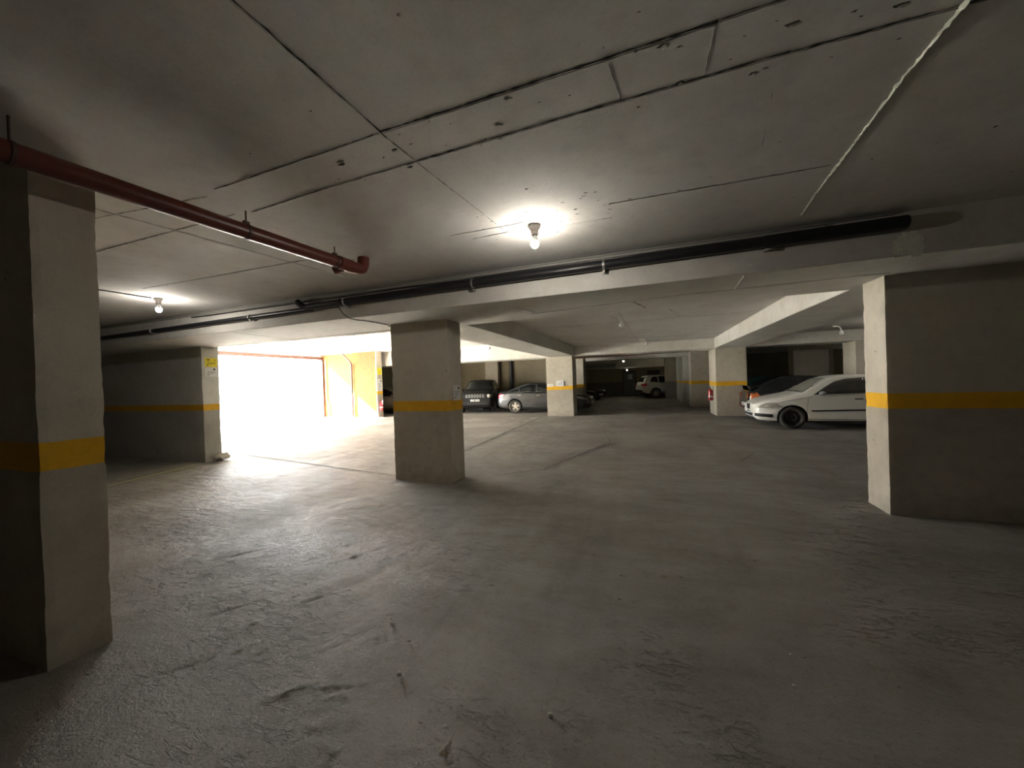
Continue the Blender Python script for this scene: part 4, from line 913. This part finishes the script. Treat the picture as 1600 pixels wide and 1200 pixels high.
coupe = dict(hatch); coupe.update(L=4.25, half=0.86, axles=(0.95, 3.48), paint='black_car', rim='alloy', sglass='car_glass', fglass='car_glass', rw=.31,
    zb=[(0,.30),(.1,.21),(.5,.18),(3.8,.24),(4.15,.32),(4.25,.40)],
    zt=[(0,.64),(.06,.70),(.2,.76),(.6,.85),(1.1,.93),(1.3,.97),(1.8,1.26),(2.1,1.39),(2.5,1.45),(2.9,1.46),(3.3,1.40),(3.65,1.27),(3.95,1.10),(4.08,1.03),(4.2,.98),(4.25,.80)],
    zs=[(0,.52),(.15,.64),(.5,.74),(1.1,.83),(1.5,.89),(2.5,.94),(3.5,.97),(4.0,.94),(4.2,.85),(4.25,.62)],
    w=[(0,.5),(.04,.62),(.12,.70),(.3,.78),(.6,.83),(1.2,.855),(2.5,.86),(3.6,.85),(4.0,.80),(4.18,.74),(4.25,.66)],
    wr=[(0,.40),(.1,.58),(.4,.68),(1.3,.74),(1.8,.62),(2.2,.58),(2.9,.58),(3.5,.58),(3.95,.62),(4.1,.64),(4.25,.50)],
    windows=[([(1.65,.945),(2.75,.97)], [(1.65,.955),(1.95,1.18),(2.3,1.33),(2.75,1.37)]), ([(2.85,.975),(3.6,1.03)], [(2.85,1.37),(3.2,1.33),(3.6,1.08)])],
    head=[([(.10,.58),(.3,.60),(.6,.66)], [(.10,.64),(.4,.73),(.6,.70)])],
    tail=[([(3.92,.74),(4.05,.70),(4.20,.72)], [(3.92,.78),(4.02,.93),(4.20,.90)], 'tail_orange'), ([(3.95,.36),(4.16,.40)], [(3.95,.42),(4.16,.46)], 'tail_red')],
    strips=[([(1.35,.28),(3.0,.28)], [(1.35,.31),(3.0,.31)], 'sill_trim', 'black')], handle_mat='black_car',
    mirror=(1.75,.95), mirror_mat='black_car', seams=[[(1.45,.30),(1.42,.6),(1.5,.9)], [(2.8,.28),(2.8,.96)], [(3.75,.95),(4.15,.52)]], handles=[(2.6,.84)],
    screen=(1.32,2.05,.95,.93), backlight=(3.30,3.98,.90,.90),
    ends=[('grille', 'black', rect(-.3,.3,.48,.58), False), ('tail_light', 'tail_orange', rect(-.62,-.40,.74,.90), True, .012), ('tail_light', 'tail_orange', rect(.40,.62,.74,.90), True, .012),
          ('bumper_reflector', 'tail_red', rect(-.62,-.36,.40,.46), True, .012), ('bumper_reflector', 'tail_red', rect(.36,.62,.40,.46), True, .012)], plate_f=.42, plate_r=.52)
cp = make_car(coupe, 'coupe_car', 'black coupe with a rear spoiler parked tail first beside the white hatchback')
m = MB()
pr = [(3.94, 1.115), (4.10, 1.130), (4.25, 1.145), (4.26, 1.16), (4.10, 1.152), (3.97, 1.135)]
m.prism(pr, lambda u, v, t: (u, t, v+0.0), -.62, .62)
for y in (-.5, .5): m.prism([(3.98, 1.02), (4.14, 0.96), (4.18, 1.14), (4.04, 1.13)], lambda u, v, t: (u, y+t, v), -.02, .02)
m.build('spoiler', M['black_car'], cp, True)
place(cp, 3.12+4.25, 15.0, R(180))

M['matt_black_car'] = plain('dull_black_car_paint', (0.006, 0.006, 0.007), 0.45, coat=0.15)
suv = dict(L=4.45, half=0.93, rw=0.36, axles=(0.88, 3.52), paint='matt_black_car', rim='alloy', handle_mat='black', spokes=5,
    zb=[(0,.42),(.1,.30),(.5,.26),(4.0,.30),(4.45,.44)],
    zt=[(0,.98),(.04,1.03),(.12,1.06),(.5,1.10),(1.0,1.14),(1.25,1.17),(1.6,1.42),(1.9,1.62),(2.3,1.70),(3.0,1.71),(3.9,1.67),(4.15,1.50),(4.35,1.15),(4.45,.95)],
    zs=[(0,.86),(.1,.94),(.5,1.0),(1.2,1.05),(2.5,1.08),(3.9,1.12),(4.3,1.0),(4.45,.80)],
    w=[(0,.74),(.04,.80),(.12,.85),(.3,.89),(.8,.92),(2.5,.93),(3.8,.92),(4.25,.86),(4.45,.74)],
    wr=[(0,.70),(.1,.78),(.5,.80),(1.25,.80),(1.6,.72),(1.9,.66),(3.0,.65),(3.9,.64),(4.2,.68),(4.45,.62)],
    windows=[([(1.62,1.09),(2.4,1.10)], [(1.62,1.12),(1.85,1.38),(2.1,1.55),(2.4,1.58)]), ([(2.5,1.10),(3.25,1.12)], [(2.5,1.59),(3.25,1.57)]), ([(3.33,1.13),(3.9,1.2)], [(3.33,1.56),(3.7,1.53),(3.9,1.25)])],
    head=[([(.02,.82),(.30,.84)], [(.02,.95),(.30,.95)])], tail=[([(4.15,.90),(4.40,.88)], [(4.15,1.12),(4.40,1.05)], 'tail_red')],
    strips=[([(1.3,.36),(3.1,.36)], [(1.3,.44),(3.1,.44)], 'sill_trim', 'black')], mirror=(1.72,1.12), mirror_mat='black',
    seams=[[(1.4,.42),(1.4,1.05)], [(2.45,.4),(2.45,1.1)], [(3.28,.7),(3.28,1.1)]], handles=[(2.25,.98),(3.1,1.0)], screen=(1.27,1.88,.94,.92), backlight=(4.12,4.33,.9,.9),
    ends=[('lower_grille', 'black', rect(-.6,.6,.44,.58), False)], plate_f=.66, plate_r=.80)
jp = make_car(suv, 'off_road_car', 'black off road car with a seven slot grille behind the central pillar')
m = MB(); m.bbox(-0.02, 0.01, -0.60, 0.60, 0.78, 0.97, 0.012); g_ = m.build('grille', M['black'], jp)
for i in range(7):
    y = -0.42+0.14*i; m = MB()
    ring = []
    for k in range(14):
        a = 6.2832*k/14; ring.append((y+0.046*math.cos(a), 0.875+0.078*math.sin(a)))
    ro, ri = ring, [(y+(u-y)*0.72, 0.875+(v-0.875)*0.80) for u, v in ring]
    vs = [(-0.035, u, v) for u, v in ro]+[(-0.035, u, v) for u, v in ri]+[(-0.018, u, v) for u, v in ro]+[(-0.018, u, v) for u, v in ri]
    m.add(vs, [(k, (k+1) % 14, (k+1) % 14+14, k+14) for k in range(14)]+[(k, k+28, (k+1) % 14+28, (k+1) % 14) for k in range(14)]+[(k+14, (k+1) % 14+14, (k+1) % 14+42, k+42) for k in range(14)])
    m.build('slot_frame', M['slot'], g_)
for sgn in (-1, 1):
    m = MB(); m.lathe([(0, -0.035), (0.07, -0.032), (0.085, -0.02), (0.09, 0.0)], (0, sgn*0.70, 0.875), 'x', 24); m.build('headlight', M['lamp_glass'], jp)
place(jp, -8.19, 17.05, R(106))
wsuv = dict(suv); wsuv.update(paint='clean_white', windows=suv['windows'], ends=[('tail_light', 'tail_red', rect(-.74,-.5,.92,1.06), True), ('tail_light', 'tail_red', rect(.5,.74,.92,1.06), True), ('rear_bumper', 'black', rect(-.7,.7,.46,.60), True)])
ws = make_car(wsuv, 'sport_utility_car', 'small looking white car seen from behind at the far end of the corridor'); place(ws, 3.55, 31.45, R(200))
fb = copy_tree(sed); fb['label'] = 'black car nose at the far left of the dark corridor'; recolour(fb, M['grey_car'].name, M['black_car']); place(fb, -3.2, 27.2, R(150))
fb.location = (-3.15, 27.4, 0)
